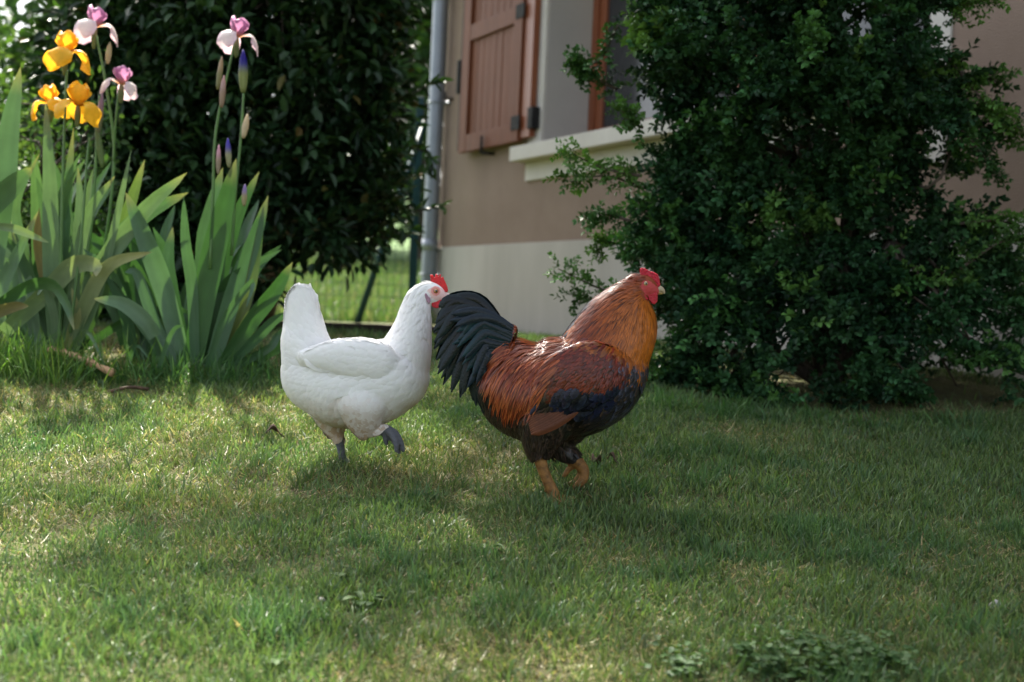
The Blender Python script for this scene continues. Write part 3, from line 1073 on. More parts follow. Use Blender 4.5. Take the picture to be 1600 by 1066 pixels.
for i in range(34):
    x0, lean = RNG.uniform(200, 390), 0
    lean = (x0 - 300) * 0.7 + RNG.normal() * 35
    h = RNG.uniform(130, 270)
    add_leaf(iris_r, [(x0, 580), (x0 + lean * 0.2, 580 - h * 0.45), (x0 + lean * 0.6, 580 - h * 0.8), (x0 + lean * 1.2, 580 - h)], DR + RNG.uniform(.1, .4), RNG.uniform(14, 28), RNG.uniform(-0.8, 0.8),
             GD[i % 5], GD[(i + 2) % 5], None, (0, RNG.uniform(-.2, .2)))


def petal_mesh(name, kind, L, Wd, base_c, edge_c, throat_c, seed, full=0.0):
    """kind fall: out and down; standard: up and curling in.  local: x radial, z up"""
    rg = np.random.default_rng(seed)
    nu, nv = 13, 11
    s = np.linspace(0, 1, nu)
    if kind == 'fall':
        ang = np.interp(s, [0, 0.2, 0.45, 1], [0.7, 0.25, -0.95, -1.7 - full])
        wp = np.interp(s, [0, 0.2, 0.6, 0.85, 1], [0.18, 0.42, 1.0, 0.85, 0.25])
    else:
        ang = np.interp(s, [0, 0.35, 0.75, 1], [0.85, 1.25, 1.75, 2.7 + full])
        wp = np.interp(s, [0, 0.25, 0.6, 0.85, 1], [0.2, 0.6, 1.0, 0.85, 0.3])
    ds = L / (nu - 1)
    cx = np.concatenate([[0], np.cumsum(np.cos(ang[:-1]) * ds)])
    cz = np.concatenate([[0], np.cumsum(np.sin(ang[:-1]) * ds)])
    v = np.linspace(-1, 1, nv)
    V, C = [], []
    ph = rg.uniform(0, 6, 3)
    for i in range(nu):
        nx, nz = -math.sin(ang[i]), math.cos(ang[i])
        for j in range(nv):
            w = Wd * wp[i] * v[j]
            ruf = 0.16 * Wd * abs(v[j]) ** 2 * (math.sin(9 * s[i] + ph[0]) + 0.8 * math.sin(15 * s[i] + 3 * v[j] + ph[1])) * s[i]
            cup = (-0.30 if kind == 'fall' else 0.42) * Wd * wp[i] * v[j] ** 2
            h = ruf + cup + 0.04 * Wd * math.cos(v[j] * 14)
            V.append((cx[i] + nx * h, w, cz[i] + nz * h))
            e = abs(v[j]) ** 2 * 0.6 + (s[i] ** 3) * 0.5
            c = np.array(base_c) * (1 - min(e, 1)) + np.array(edge_c) * min(e, 1)
            q = max(0, 1 - s[i] / 0.35) * 0.9
            C.append(c * (1 - q) + np.array(throat_c) * q)
    i = (np.arange(nu - 1)[:, None] * nv + np.arange(nv - 1)[None]).ravel()
    F = np.stack([i, i + 1, i + nv + 1, i + nv], -1)
    me = new_mesh(name, np.array(V), [F], np.array(C))
    me.materials.append(M['petal'])
    return me


YEL = dict(base_c=(0.83, 0.47, 0.025), edge_c=(0.85, 0.50, 0.03), throat_c=(0.55, 0.22, 0.02))
FALLS = {
    'yellow': [petal_mesh('petal', 'fall', 0.135, 0.046, seed=i, full=0.1, **YEL) for i in range(3)],
    'mauve': [petal_mesh('petal', 'fall', 0.125, 0.040, (0.78, 0.72, 0.70), (0.60, 0.42, 0.58), (0.55, 0.25, 0.03), i + 5) for i in range(3)],
}
STDS = {
    'yellow': [petal_mesh('petal', 'standard', 0.088, 0.046, seed=i + 9, **YEL) for i in range(3)],
    'mauve': [petal_mesh('petal', 'standard', 0.078, 0.040, (0.42, 0.19, 0.36), (0.50, 0.26, 0.44), (0.50, 0.22, 0.05), i + 15) for i in range(3)],
}
STEMC = (0.10, 0.19, 0.06)


def stem(parent, poly, d, r=0.006, label=None):
    pts = catmull([P(x, y, d) for x, y in poly], 16)
    mb_ = MB()
    mb_.tube(pts, np.linspace(r, r * 0.72, 16), 8, STEMC)
    o_ = mb_.build('flower_stem', M['iris_leaf'], parent)
    if label:
        o_['label'] = label
    return o_, pts


def spathe(parent, a, b_, r, col, name='bud', tipcol=None, label=None):
    """a slim bud or sheath from a to b"""
    pts = catmull([a, a * 0.5 + b_ * 0.5, b_], 10)
    s = np.linspace(0, 1, 10)
    rad = r * np.interp(s, [0, 0.15, 0.45, 0.8, 1], [0.45, 0.8, 1.0, 0.7, 0.12])
    V, F = tube(pts, rad, 9)
    c0 = np.array(col)
    c1 = np.array(tipcol if tipcol is not None else col)
    q = np.clip((s - 0.45) / 0.25, 0, 1)[:, None]
    C = np.repeat(c0 * (1 - q) + c1 * q, 9, 0)
    C = np.vstack([C, C[:1], C[-1:]])
    o_ = link(name, new_mesh(name, V, F, C), M['petal'], parent)
    if label:
        o_['label'] = label
    return o_


def flower(st, px, py, d, kind, rot, size=1.0, tilt=(0, 0)):
    c = P(px, py, d)
    inv_ = world_inv(st)
    base_m = Matrix.Translation(Vector(c)) @ Matrix.Rotation(tilt[0], 4, 'X') @ Matrix.Rotation(tilt[1], 4, 'Y')
    for k in range(3):
        for me, a in ((FALLS[kind][k], rot + k * 2.094), (STDS[kind][k], rot + 1.047 + k * 2.094)):
            o_ = bpy.data.objects.new('petal', me)
            COL.objects.link(o_)
            o_.parent = st
            o_.matrix_parent_inverse = inv_
            o_.matrix_basis = base_m @ Matrix.Rotation(a + RNG.uniform(-.12, .12), 4, 'Z') @ Matrix.Translation((0.006, 0, 0)) @ Matrix.Scale(size * RNG.uniform(0.93, 1.07), 4)
    spathe(st, c - np.array([0.0, 0, 0.075 * size]), c + np.array([0, 0, 0.012]), 0.011, (0.16, 0.20, 0.08), 'sheath', (0.30, 0.24, 0.14))


D1 = DL - 0.02
st, _ = stem(iris_l, [(92, 545), (95, 400), (99, 250), (104, 110)], D1, label='flower stem with three yellow flowers')
flower(st, 102, 84, D1, 'yellow', 0.5, 1.0)
spathe(st, P(97, 96, D1 - 0.05), P(93, 80, D1 - 0.06), 0.017, (0.12, 0.05, 0.02), 'withered_bloom', (0.2, 0.09, 0.03), 'curled brown withered bloom')
flower(st, 122, 165, D1 - 0.06, 'yellow', -0.35, 0.98, (0.1, 0.12))
flower(st, 80, 162, D1 + 0.06, 'yellow', 1.2, 0.85, (0.0, -0.2))
st, _ = stem(iris_l, [(150, 480), (178, 260), (165, 130), (150, 55)], DL + 0.15, label='flower stem with two mauve and white flowers')
flower(st, 148, 42, DL + 0.15, 'mauve', 0.25, 1.05, (0, 0.05))
spathe(st, P(168, 100, DL + 0.14), P(172, 66, DL + 0.14), 0.011, (0.38, 0.34, 0.22), label=None)
mb = MB()
mb.tube(catmull([P(178, 255, DL + .15), P(180, 200, DL + .12), P(186, 140, DL + .1)], 8), 0.0045, 8, STEMC)
mb.build('side_stem', M['iris_leaf'], st)
flower(st, 190, 132, DL + 0.1, 'mauve', -0.5, 0.9, (0.05, 0.15))
st, _ = stem(iris_l, [(125, 500), (145, 330), (152, 200), (156, 150)], DL + 0.05)
spathe(st, P(152, 215, DL + .05), P(160, 145, DL + .05), 0.013, (0.2, 0.21, 0.12), tipcol=(0.30, 0.2, 0.25))
spathe(st, P(160, 262, DL + .05), P(150, 190, DL + .05), 0.013, (0.14, 0.2, 0.08))
st, _ = stem(iris_l, [(110, 520), (128, 360), (136, 250), (140, 215)], DL - 0.05, 0.005)
D2 = DR - 0.02
st, _ = stem(iris_r, [(328, 420), (333, 300), (338, 200), (366, 70)], D2, label='flower stem with one mauve and white flower')
flower(st, 370, 58, D2, 'mauve', 0.1, 0.95, (0.05, 0.08))
spathe(st, P(340, 140, D2), P(347, 88, D2), 0.010, (0.22, 0.22, 0.12), tipcol=(0.34, 0.28, 0.2))
spathe(st, P(346, 168, D2 - .02), P(350, 118, D2 - .02), 0.011, (0.34, 0.26, 0.2), tipcol=(0.45, 0.32, 0.32))
spathe(st, P(341, 272, D2 - .02), P(342, 226, D2 - .02), 0.009, (0.30, 0.26, 0.2), tipcol=(0.45, 0.30, 0.38))
st, _ = stem(iris_r, [(362, 400), (368, 300), (376, 220), (381, 140)], D2 + 0.03, label='flower stem ending in a dark blue bud')
spathe(st, P(380, 145, D2 + .03), P(380, 78, D2 + .03), 0.017, (0.24, 0.28, 0.12), tipcol=(0.035, 0.03, 0.30), label='dark blue iris bud about to open')
spathe(st, P(380, 216, D2 + .02), P(387, 178, D2 + .02), 0.012, (0.50, 0.45, 0.33))
spathe(st, P(358, 262, D2), P(356, 216, D2), 0.011, (0.30, 0.32, 0.2), tipcol=(0.09, 0.07, 0.38))
spathe(st, P(381, 322, D2), P(383, 288, D2), 0.010, (0.34, 0.32, 0.2), tipcol=(0.25, 0.2, 0.4))

# ------------------------------------------------------------------ grass
def vnoise(x, y, s, seed=0):
    return np.array([noise.noise((float(a) * s, float(b_) * s, seed * 7.3)) for a, b_ in zip(x, y)])


# coarse noise grid sampled bilinearly: quick for many blades
_gxs, _gys = np.arange(-3.4, 3.4, 0.03), np.arange(1.4, 8.6, 0.03)
_GX, _GY = np.meshgrid(_gxs, _gys)


def ngrid(s, seed, octv=2):
    g = np.zeros(_GX.size)
    for o_ in range(octv):
        g += vnoise(_GX.ravel(), _GY.ravel(), s * 2.1 ** o_, seed + o_) / (1.6 ** o_)
    return g.reshape(_GX.shape)


def nsample(g, x, y):
    fx = np.clip((x - _gxs[0]) / 0.03, 0, len(_gxs) - 1.01)
    fy = np.clip((y - _gys[0]) / 0.03, 0, len(_gys) - 1.01)
    ix, iy = fx.astype(int), fy.astype(int)
    a, b_ = fx - ix, fy - iy
    return (g[iy, ix] * (1 - a) + g[iy, ix + 1] * a) * (1 - b_) + (g[iy + 1, ix] * (1 - a) + g[iy + 1, ix + 1] * a) * b_


N_DRY, N_HGT, N_LUSH = ngrid(1.6, 1, 3), ngrid(4.2, 11, 2), ngrid(7.0, 21, 2)


def blades(x, y, h, w, lean, bend, col, tipc, nseg=3, az=None):
    """many grass blades as one mesh"""
    n = len(x)
    z = gz(x, y)
    az = RNG.uniform(0, 2 * math.pi, n) if az is None else az
    dirx, diry = np.cos(az), np.sin(az)
    yaw = RNG.uniform(0, 2 * math.pi, n)
    sx, sy = np.cos(yaw), np.sin(yaw)
    V = []
    C = []
    px = np.zeros(n)
    pz = np.zeros(n)
    prev = 0.0
    for i in range(nseg + 1):
        s = i / nseg
        if i:
            a = lean + bend * (s - 0.5 / nseg)
            px = px + np.sin(a) * h / nseg
            pz = pz + np.cos(a) * h / nseg
        ww = w * (0.5 if i == 0 else 0.5 * (1 - 0.35 * s))
        cx, cy, cz = x + dirx * px, y + diry * px, z + pz - 0.004
        cc = col * (1 - s) + tipc * s
        if i < nseg:
            V.append(np.stack([cx - sx * ww, cy - sy * ww, cz], -1))
            V.append(np.stack([cx + sx * ww, cy + sy * ww, cz], -1))
            C += [cc, cc]
        else:
            V.append(np.stack([cx, cy, cz], -1))
            C.append(cc)
    k = len(V)
    V = np.stack(V, 1).reshape(-1, 3)
    C = np.stack(C, 1).reshape(-1, 3)
    b_ = (np.arange(n) * k)[:, None]
    quads = np.concatenate([b_ + np.array([[2 * i, 2 * i + 1, 2 * i + 3, 2 * i + 2]]) for i in range(nseg - 1)])
    tris = b_ + np.array([[2 * nseg - 2, 2 * nseg - 1, 2 * nseg]])
    return V, [quads, tris], C


def lawn_points(n, y0, y1, pad=0.45):
    yy = np.sqrt(RNG.uniform(y0 ** 2, y1 ** 2, n))
    half = 0.40 * yy * 1.04 + pad
    xx = RNG.uniform(-1, 1, n) * half
    return xx, yy


def under_bush(x, y):
    e = ((x - bx_root[0]) / 0.72) ** 2 + ((y - bx_root[1]) / 0.52) ** 2
    return e < 1


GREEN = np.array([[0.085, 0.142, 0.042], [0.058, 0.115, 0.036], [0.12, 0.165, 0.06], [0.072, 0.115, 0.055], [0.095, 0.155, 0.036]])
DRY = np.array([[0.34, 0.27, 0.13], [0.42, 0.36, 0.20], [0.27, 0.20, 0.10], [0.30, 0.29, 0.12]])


def blade_cols(x, y, dry_bias=0.0):
    n = len(x)
    c = GREEN[RNG.integers(0, 5, n)] * RNG.uniform(0.6, 1.5, (n, 1))
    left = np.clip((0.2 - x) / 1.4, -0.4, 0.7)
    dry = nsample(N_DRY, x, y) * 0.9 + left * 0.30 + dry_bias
    pr = np.clip(0.17 + dry * 0.65, 0.05, 0.72)
    isd = RNG.random(n) < pr
    c[isd] = DRY[RNG.integers(0, 4, int(isd.sum()))] * RNG.uniform(0.7, 1.2, (int(isd.sum()), 1))
    # lush bluish tufts
    lush = nsample(N_LUSH, x, y) > 0.42
    m_ = lush & ~isd
    c[m_] = c[m_] * 0.5 + np.array([0.045, 0.12, 0.045]) * 0.5
    # yellow-green shift where the turf is drier
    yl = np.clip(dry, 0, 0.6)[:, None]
    c = c * (1 + 0.35 * np.clip(left, 0, 1))[:, None]  # blades lightened towards the left: stronger sunlight painted into their colour
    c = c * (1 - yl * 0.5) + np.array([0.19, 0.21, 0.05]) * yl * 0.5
    return c, isd, lush


def grass_layer(n, y0, y1, hmin, hmax, w, nseg, pad=0.45):
    x, y = lawn_points(n, y0, y1, pad)
    ok = outside_house(x, y, 0.03) & (~under_bush(x, y) | (RNG.random(n) < 0.06))
    dn = nsample(N_DRY, x, y)
    ok &= RNG.random(n) < np.clip(1.05 - 0.55 * np.clip(dn, 0, 1), 0.35, 1)
    x, y = x[ok], y[ok]
    n = len(x)
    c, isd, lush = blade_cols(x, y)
    hn = nsample(N_HGT, x, y)
    h = RNG.uniform(hmin, hmax, n) * np.clip(1 + 0.55 * hn, 0.5, 1.7) * np.where(lush, 1.35, 1.0) * np.where(isd, 0.8, 1.0)
    lean = np.abs(RNG.normal(size=n)) * 0.42 + np.where(isd, 0.5, 0.0)
    bend = np.abs(RNG.normal(size=n)) * 0.8
    tipc = c * RNG.uniform(0.95, 1.35, (n, 1))
    return blades(x, y, h, w * RNG.uniform(0.7, 1.3, n), lean, bend, c * 0.92, tipc, nseg)


mb = MB()
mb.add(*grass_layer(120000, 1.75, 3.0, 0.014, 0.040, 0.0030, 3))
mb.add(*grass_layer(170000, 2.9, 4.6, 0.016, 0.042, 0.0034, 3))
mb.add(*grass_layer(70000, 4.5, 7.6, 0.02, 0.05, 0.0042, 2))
# taller scattered tufts
tx, ty = lawn_points(900, 1.8, 5.0)
tn = RNG.integers(8, 22, 900)
x = np.repeat(tx, tn) + RNG.normal(size=tn.sum()) * 0.014
y = np.repeat(ty, tn) + RNG.normal(size=tn.sum()) * 0.014
ok = outside_house(x, y, 0.03) & ~under_bush(x, y)
x, y = x[ok], y[ok]
n = len(x)
c = GREEN[RNG.integers(0, 5, n)] * RNG.uniform(0.7, 1.1, (n, 1))
mb.add(*blades(x, y, RNG.uniform(0.03, 0.062, n), RNG.uniform(0.0028, 0.0046, n), np.abs(RNG.normal(size=n)) * 0.5, np.abs(RNG.normal(size=n)) * 0.9, c, c * 1.2, 4))
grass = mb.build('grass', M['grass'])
tag(grass, 'mown lawn grass with dry straw coloured patches', 'grass', kind='stuff')
# fallen dry clippings lying flat
x, y = lawn_points(40000, 1.75, 5.2)
ok = outside_house(x, y, 0.03) & (nsample(N_DRY, x, y) + np.clip(-x * 0.2, -.2, .3) > RNG.uniform(-0.5, 0.5, len(x)))
x, y = x[ok], y[ok]
n = len(x)
c = DRY[RNG.integers(0, 4, n)] * RNG.uniform(0.7, 1.2, (n, 1))
mb = MB()
V, F, C = blades(x, y, RNG.uniform(0.02, 0.05, n), RNG.uniform(0.0012, 0.0026, n), RNG.uniform(1.15, 1.5, n), RNG.normal(size=n) * 0.4, c, c, 2)
V[:, 2] += 0.010
mb.add(V, F, C)
tag(mb.build('dry_grass', M['grass']), 'straw coloured dead grass lying flat in the lawn', 'dry grass', kind='stuff')


def tall_grass(name, spots, hmin, hmax, w, cols, label):
    m_ = MB()
    for (px, py, sx_, sy_, cnt) in spots:
        p_ = G(px, py)
        n_ = cnt
        x_ = p_[0] + RNG.normal(size=n_) * sx_
        y_ = p_[1] + RNG.normal(size=n_) * sy_
        c_ = np.array(cols)[RNG.integers(0, len(cols), n_)] * RNG.uniform(0.75, 1.2, (n_, 1))
        m_.add(*blades(x_, y_, RNG.uniform(hmin, hmax, n_), RNG.uniform(0.7, 1.3, n_) * w, np.abs(RNG.normal(size=n_)) * 0.28, np.abs(RNG.normal(size=n_)) * 1.1, c_, c_ * 1.15, 5))
    return tag(m_.build(name, M['grass']), label, 'grass', kind='stuff')


LG = [(0.10, 0.20, 0.03), (0.14, 0.23, 0.045), (0.07, 0.16, 0.03)]
DG = [(0.04, 0.11, 0.025), (0.06, 0.14, 0.03), (0.05, 0.12, 0.035)]
tall_grass('tall_grass', [(10, 585, .10, .07, 260), (45, 590, .08, .06, 160), (-40, 560, .12, .1, 200), (140, 590, .1, .05, 130), (70, 600, .12, .04, 150)], 0.06, 0.20, 0.0045, LG, 'long uncut grass round the foot of the yellow irises')
tall_grass('tall_grass', [(220, 600, .12, .05, 260), (330, 598, .14, .05, 300), (420, 585, .12, .06, 200), (280, 590, .1, .05, 150)], 0.04, 0.13, 0.0042, DG, 'long dark grass along the foot of the budding irises')
tall_grass('tall_grass', [(1060, 645, .09, .04, 170), (1120, 655, .05, .04, 90), (1160, 650, .05, .05, 110), (1250, 660, .1, .04, 90), (1340, 668, .08, .04, 50), (1460, 672, .12, .04, 60), (1030, 640, .05, .08, 90)], 0.025, 0.10, 0.0038, DG, 'long dark grass under the front of the boxwood bush')
# meadow beyond the fence
n = 30000
y = RNG.uniform(10.0, 24, n)
x = RNG.uniform(-0.30, 0.02, n) * y
c = np.array([[0.065, 0.13, 0.03], [0.09, 0.15, 0.04], [0.05, 0.105, 0.022], [0.14, 0.15, 0.07]])[RNG.integers(0, 4, n)] * RNG.uniform(0.8, 1.2, (n, 1))
mb = MB()
mb.add(*blades(x, y, RNG.uniform(0.06, 0.2, n), RNG.uniform(0.008, 0.016, n), np.abs(RNG.normal(size=n)) * 0.3, np.abs(RNG.normal(size=n)) * 0.6, c, c * 1.1, 2))
tag(mb.build('meadow_grass', M['grass']), 'bright sunlit meadow grass beyond the wire fence', 'meadow', kind='stuff')

# broad-leaved weeds in the lawn
def weed(px, py, nleaf, size, cols, label, group='broad-leaved weeds in the lawn', erect=0.5):
    b = G(px, py)
    t = thing('weed_plant', b, label, 'weed', group)
    for i in range(nleaf):
        a = RNG.uniform(0, 2 * math.pi)
        L = size * RNG.uniform(0.6, 1.15)
        up_ = RNG.uniform(0.2, 1.0) * erect
        o0 = b + np.array([RNG.normal() * size * 0.15, RNG.normal() * size * 0.15, 0.004])
        d_ = np.array([math.cos(a), math.sin(a), 0])
        pts = [o0, o0 + d_ * L * 0.5 + np.array([0, 0, L * up_ * 0.6]), o0 + d_ * L + np.array([0, 0, L * up_ * 0.5])]
        wp = lambda s: np.interp(s, [0, 0.25, 0.6, 0.85, 1], [0.15, 0.45, 1.0, 0.75, 0.05])
        p3 = catmull(pts, 9)
        V, F, C = ribbon(pts, L * 0.36, 0, 0.3, 9, wp, pick_col(1, *cols)[0])
        # broad side up
        tt = norm(np.gradient(p3, axis=0))
        sd = norm(np.cross(tt, [0, 0, 1.0]))
        w_ = L * 0.18 * wp(np.linspace(0, 1, 9))
        V = np.stack([p3 + sd * (u * w_)[:, None] + np.array([0, 0, 1]) * (abs(u) * 0.25 * w_)[:, None] for u in (-1, -.5, 0, .5, 1)], 1).reshape(-1, 3)
        link('leaf', new_mesh('leaf', V, F, C), M['leaf_soft'], t)
    return t


WC = ((0.035, 0.085, 0.02), (0.065, 0.12, 0.03), 0.2)
weed(505, 652, 7, 0.05, ((0.16, 0.26, 0.04), (0.2, 0.3, 0.05), .2), 'bright yellow-green weed right behind the standing leg of the hen', erect=1.0)
weed(570, 945, 16, 0.045, WC, 'dark leafy weed tuft low in the lawn, below the hen')
weed(545, 905, 9, 0.035, WC, 'small leafy weed above the dark tuft, nearer the hen')
weed(760, 860, 8, 0.04, WC, 'small broad-leaved weed in the lawn left below the rooster leg')
weed(1210, 690, 10, 0.05, WC, 'broad-leaved weed in the shaded grass before the boxwood')
weed(435, 1040, 10, 0.045, WC, 'dark leafy weed at the bottom edge, below the lit grass')
mb = MB()
ctr = [(1180, 1040), (1250, 1020), (1310, 1045), (1350, 1025), (1220, 1058), (1290, 1062), (1060, 1050), (1380, 1055)]
T, D, S = [], [], []
for px, py in ctr:
    q = G(px, py)
    for i in range(38):
        x, y = q[0] + RNG.normal() * 0.028, q[1] + RNG.normal() * 0.035
        h = RNG.uniform(0.008, 0.034)
        a0 = RNG.uniform(0, 6.28)
        for k in range(3):
            a = a0 + k * 2.094
            T.append((x, y, float(gz(x, y)) + h))
            D.append((math.cos(a), math.sin(a), RNG.uniform(-0.1, 0.35)))
            S.append(RNG.uniform(0.010, 0.017))
T, D, S = np.array(T), np.array(D), np.array(S)
V, F, C = leaf_arrays(T, D, S, S * 0.62, pick_col(len(T), (0.03, 0.075, 0.022), (0.06, 0.115, 0.034), 0.25), RNG.uniform(-.6, .6, len(T)))
mb.add(V, F, C)
tag(mb.build('clover', M['leaf_soft']), 'patch of clover leaves at the bottom right of the lawn', 'clover', kind='stuff')


# ------------------------------------------------------------------ small things on the ground
def rock(name, px, py, size, mat, label, cat, flat=0.6):
    b = G(px, py)
    bm_ = bmesh.new()
    bmesh.ops.create_icosphere(bm_, subdivisions=3, radius=1)
    for v in bm_.verts:
        d_ = 1 + 0.35 * noise.noise(v.co * 1.3 + Vector((px, py, 0))) + 0.1 * noise.noise(v.co * 4)
        v.co = Vector((v.co.x * d_ * size, v.co.y * d_ * size * 0.8, v.co.z * d_ * size * flat))
    me = bpy.data.meshes.new(name)
    bm_.to_mesh(me)
    bm_.free()
    me.polygons.foreach_set('use_smooth', np.ones(len(me.polygons), bool))
    o_ = link(name, me, mat)
    o_.location = (b[0], b[1], b[2] + size * flat * 0.35)
    return tag(o_, label, cat)


rock('stone', 1556, 950, 0.013, M['stone'], 'small pale stone lying in the grass at the right', 'stone', 0.9)
rock('stone', 500, 940, 0.010, M['stone'], 'little pinkish stone in the lawn below the hen', 'stone', 0.6)
mb = MB()
a, b_ = G(96, 566), G(182, 600)
a, b_ = a + [0, -0.12, 0.05], b_ + [0, -0.05, 0.04]
pts = catmull([a, a * 0.6 + b_ * 0.4 + [0, 0, 0.008], b_], 14)
mb.tube(pts, 0.012 * (1 + 0.25 * np.sin(np.arange(14) * 2.1)), 8)
tag(mb.build('broken_stick', M['stick']), 'broken piece of orange-brown dry wood lying before the yellow irises', 'stick')
mb = MB()
a, b_ = G(172, 622), G(232, 618)
pts = catmull([a + [0, 0, .02], (a + b_) / 2 + [0, 0, .03], b_ + [0, 0, .02]], 10)
mb.tube(pts, 0.006, 6)
tag(mb.build('brown_twig', M['dark_leaf']), 'short brown twig lying in the grass below the budding irises', 'twig')


def dead_leaf(px, py, L, rot, label):
    b = G(px, py)
    s = np.linspace(0, 1, 9)
    V = []
    for i, q in enumerate(s):
        w = L * 0.28 * math.sin(math.pi * min(1, q * 0.95 + 0.04)) ** 0.8
        for u in (-1, -0.5, 0, 0.5, 1):
            x, y = (q - 0.5) * L, u * w
            V.append((x, y, 0.012 + abs(u) * w * 0.7 + 0.012 * math.sin(q * 5) + 0.003 * math.sin(u * 9 + q * 11)))
    i = (np.arange(8)[:, None] * 5 + np.arange(4)[None]).ravel()
    me = new_mesh('fallen_leaf', np.array(V), [np.stack([i, i + 1, i + 6, i + 5], -1)])
    o_ = link('fallen_leaf', me, M['dark_leaf'])
    sm = o_.modifiers.new('thickness', 'SOLIDIFY')
    sm.thickness = 0.0012
    o_.location = (b[0], b[1], b[2] + 0.012)
    o_.rotation_euler = (0.1, -0.05, rot)
    return tag(o_, label, 'leaf', 'dead leaves on the lawn')


dead_leaf(430, 690, 0.05, 0.3, 'curled black dead leaf on the lawn left of the hen')
dead_leaf(930, 736, 0.045, 1.1, 'brown curled dead leaf on the grass right of the rooster foot')
dead_leaf(958, 732, 0.03, -0.4, 'smaller brown leaf beside the curled leaf, right of the rooster')

# ------------------------------------------------------------------ birds
YAX = np.array([0, 1.0, 0])


def loft(mb, secs, d0, n=24, pw=2.0):
    """secs: (px,py,half height px, half width m, depth offset)"""
    C = np.array([P(s[0], s[1], d0 + (s[4] if len(s) > 4 else 0)) for s in secs])
    r = np.array([s[2] for s in secs]) * d0 / LENS_PX
    w = np.array([s[3] for s in secs])
    m_ = max(len(secs) * 4, 12)
    arr = catmull(np.column_stack([C, r, w]), m_)
    C, r, w = arr[:, :3], np.maximum(arr[:, 3], 0.001), np.maximum(arr[:, 4], 0.001)
    t = norm(np.gradient(C, axis=0))
    t[:, 1] *= 0.3
    t = norm(t)
    perp = norm(np.cross(t, YAX))
    th = np.arange(n) * 2 * math.pi / n
    ct, st_ = np.cos(th), np.sin(th)
    e = 2 / pw
    ct = np.sign(ct) * np.abs(ct) ** e
    st_ = np.sign(st_) * np.abs(st_) ** e
    V = (C[:, None] + perp[:, None] * (r[:, None] * ct[None])[..., None] + YAX * (w[:, None] * st_[None])[..., None]).reshape(-1, 3)
    i = np.arange(m_ - 1)[:, None] * n
    j = np.arange(n)[None]
    jn = (j + 1) % n
    F = np.stack([i + j, i + jn, i + n + jn, i + n + j], -1).reshape(-1, 4)
    V = np.vstack([V, C[:1], C[-1:]])
    c0, c1 = m_ * n, m_ * n + 1
    jj = np.arange(n)
    T3 = np.concatenate([np.stack([np.full(n, c0), (jj + 1) % n, jj], -1), np.stack([np.full(n, c1), (m_ - 1) * n + jj, (m_ - 1) * n + (jj + 1) % n], -1)])
    mb.add(V, [F, T3])


def limb(mb, pts, d0, n=10):
    """pts: (px,py,radius px, depth offset)"""
    C = np.array([P(p_[0], p_[1], d0 + p_[3]) for p_ in pts])
    r = np.array([p_[2] for p_ in pts]) * d0 / LENS_PX
    arr = catmull(np.column_stack([C, r]), max(8, 4 * len(pts)))
    c0, c1 = arr[0], arr[-1]
    # rounded ends
    C, r = arr[:, :3], np.maximum(arr[:, 3], 0.0008)
    tv = norm(C[-1] - C[-2])
    t0 = norm(C[0] - C[1])
    C = np.vstack([C[0] + t0 * r[0] * 0.7, C, C[-1] + tv * r[-1] * 0.7])
    r = np.concatenate([[r[0] * 0.5], r, [r[-1] * 0.5]])
    mb.tube(C, r, n)


def remesh(mb, voxel, smooth_it=4, factor=0.5):
    me = mb.mesh('tmp')
    o_ = bpy.data.objects.new('tmp', me)
    COL.objects.link(o_)
    md = o_.modifiers.new('r', 'REMESH')
    md.mode = 'VOXEL'
    md.voxel_size = voxel
    if smooth_it:
        ms = o_.modifiers.new('s', 'SMOOTH')
        ms.iterations = smooth_it
        ms.factor = factor
    dg = bpy.context.evaluated_depsgraph_get()
    dg.update()
    me2 = bpy.data.meshes.new_from_object(o_.evaluated_get(dg))
    bpy.data.objects.remove(o_)
    bpy.data.meshes.remove(me)
    me2.materials.clear()
    for a in list(me2.color_attributes):
        me2.color_attributes.remove(a)
    me2.polygons.foreach_set('use_smooth', np.ones(len(me2.polygons), bool))
    return me2


def mesh_np(me):
    V = np.zeros(len(me.vertices) * 3, np.float32)
    me.vertices.foreach_get('co', V)
    V = V.reshape(-1, 3).astype(float)
    F = [tuple(p_.vertices) for p_ in me.polygons]
    return V, F


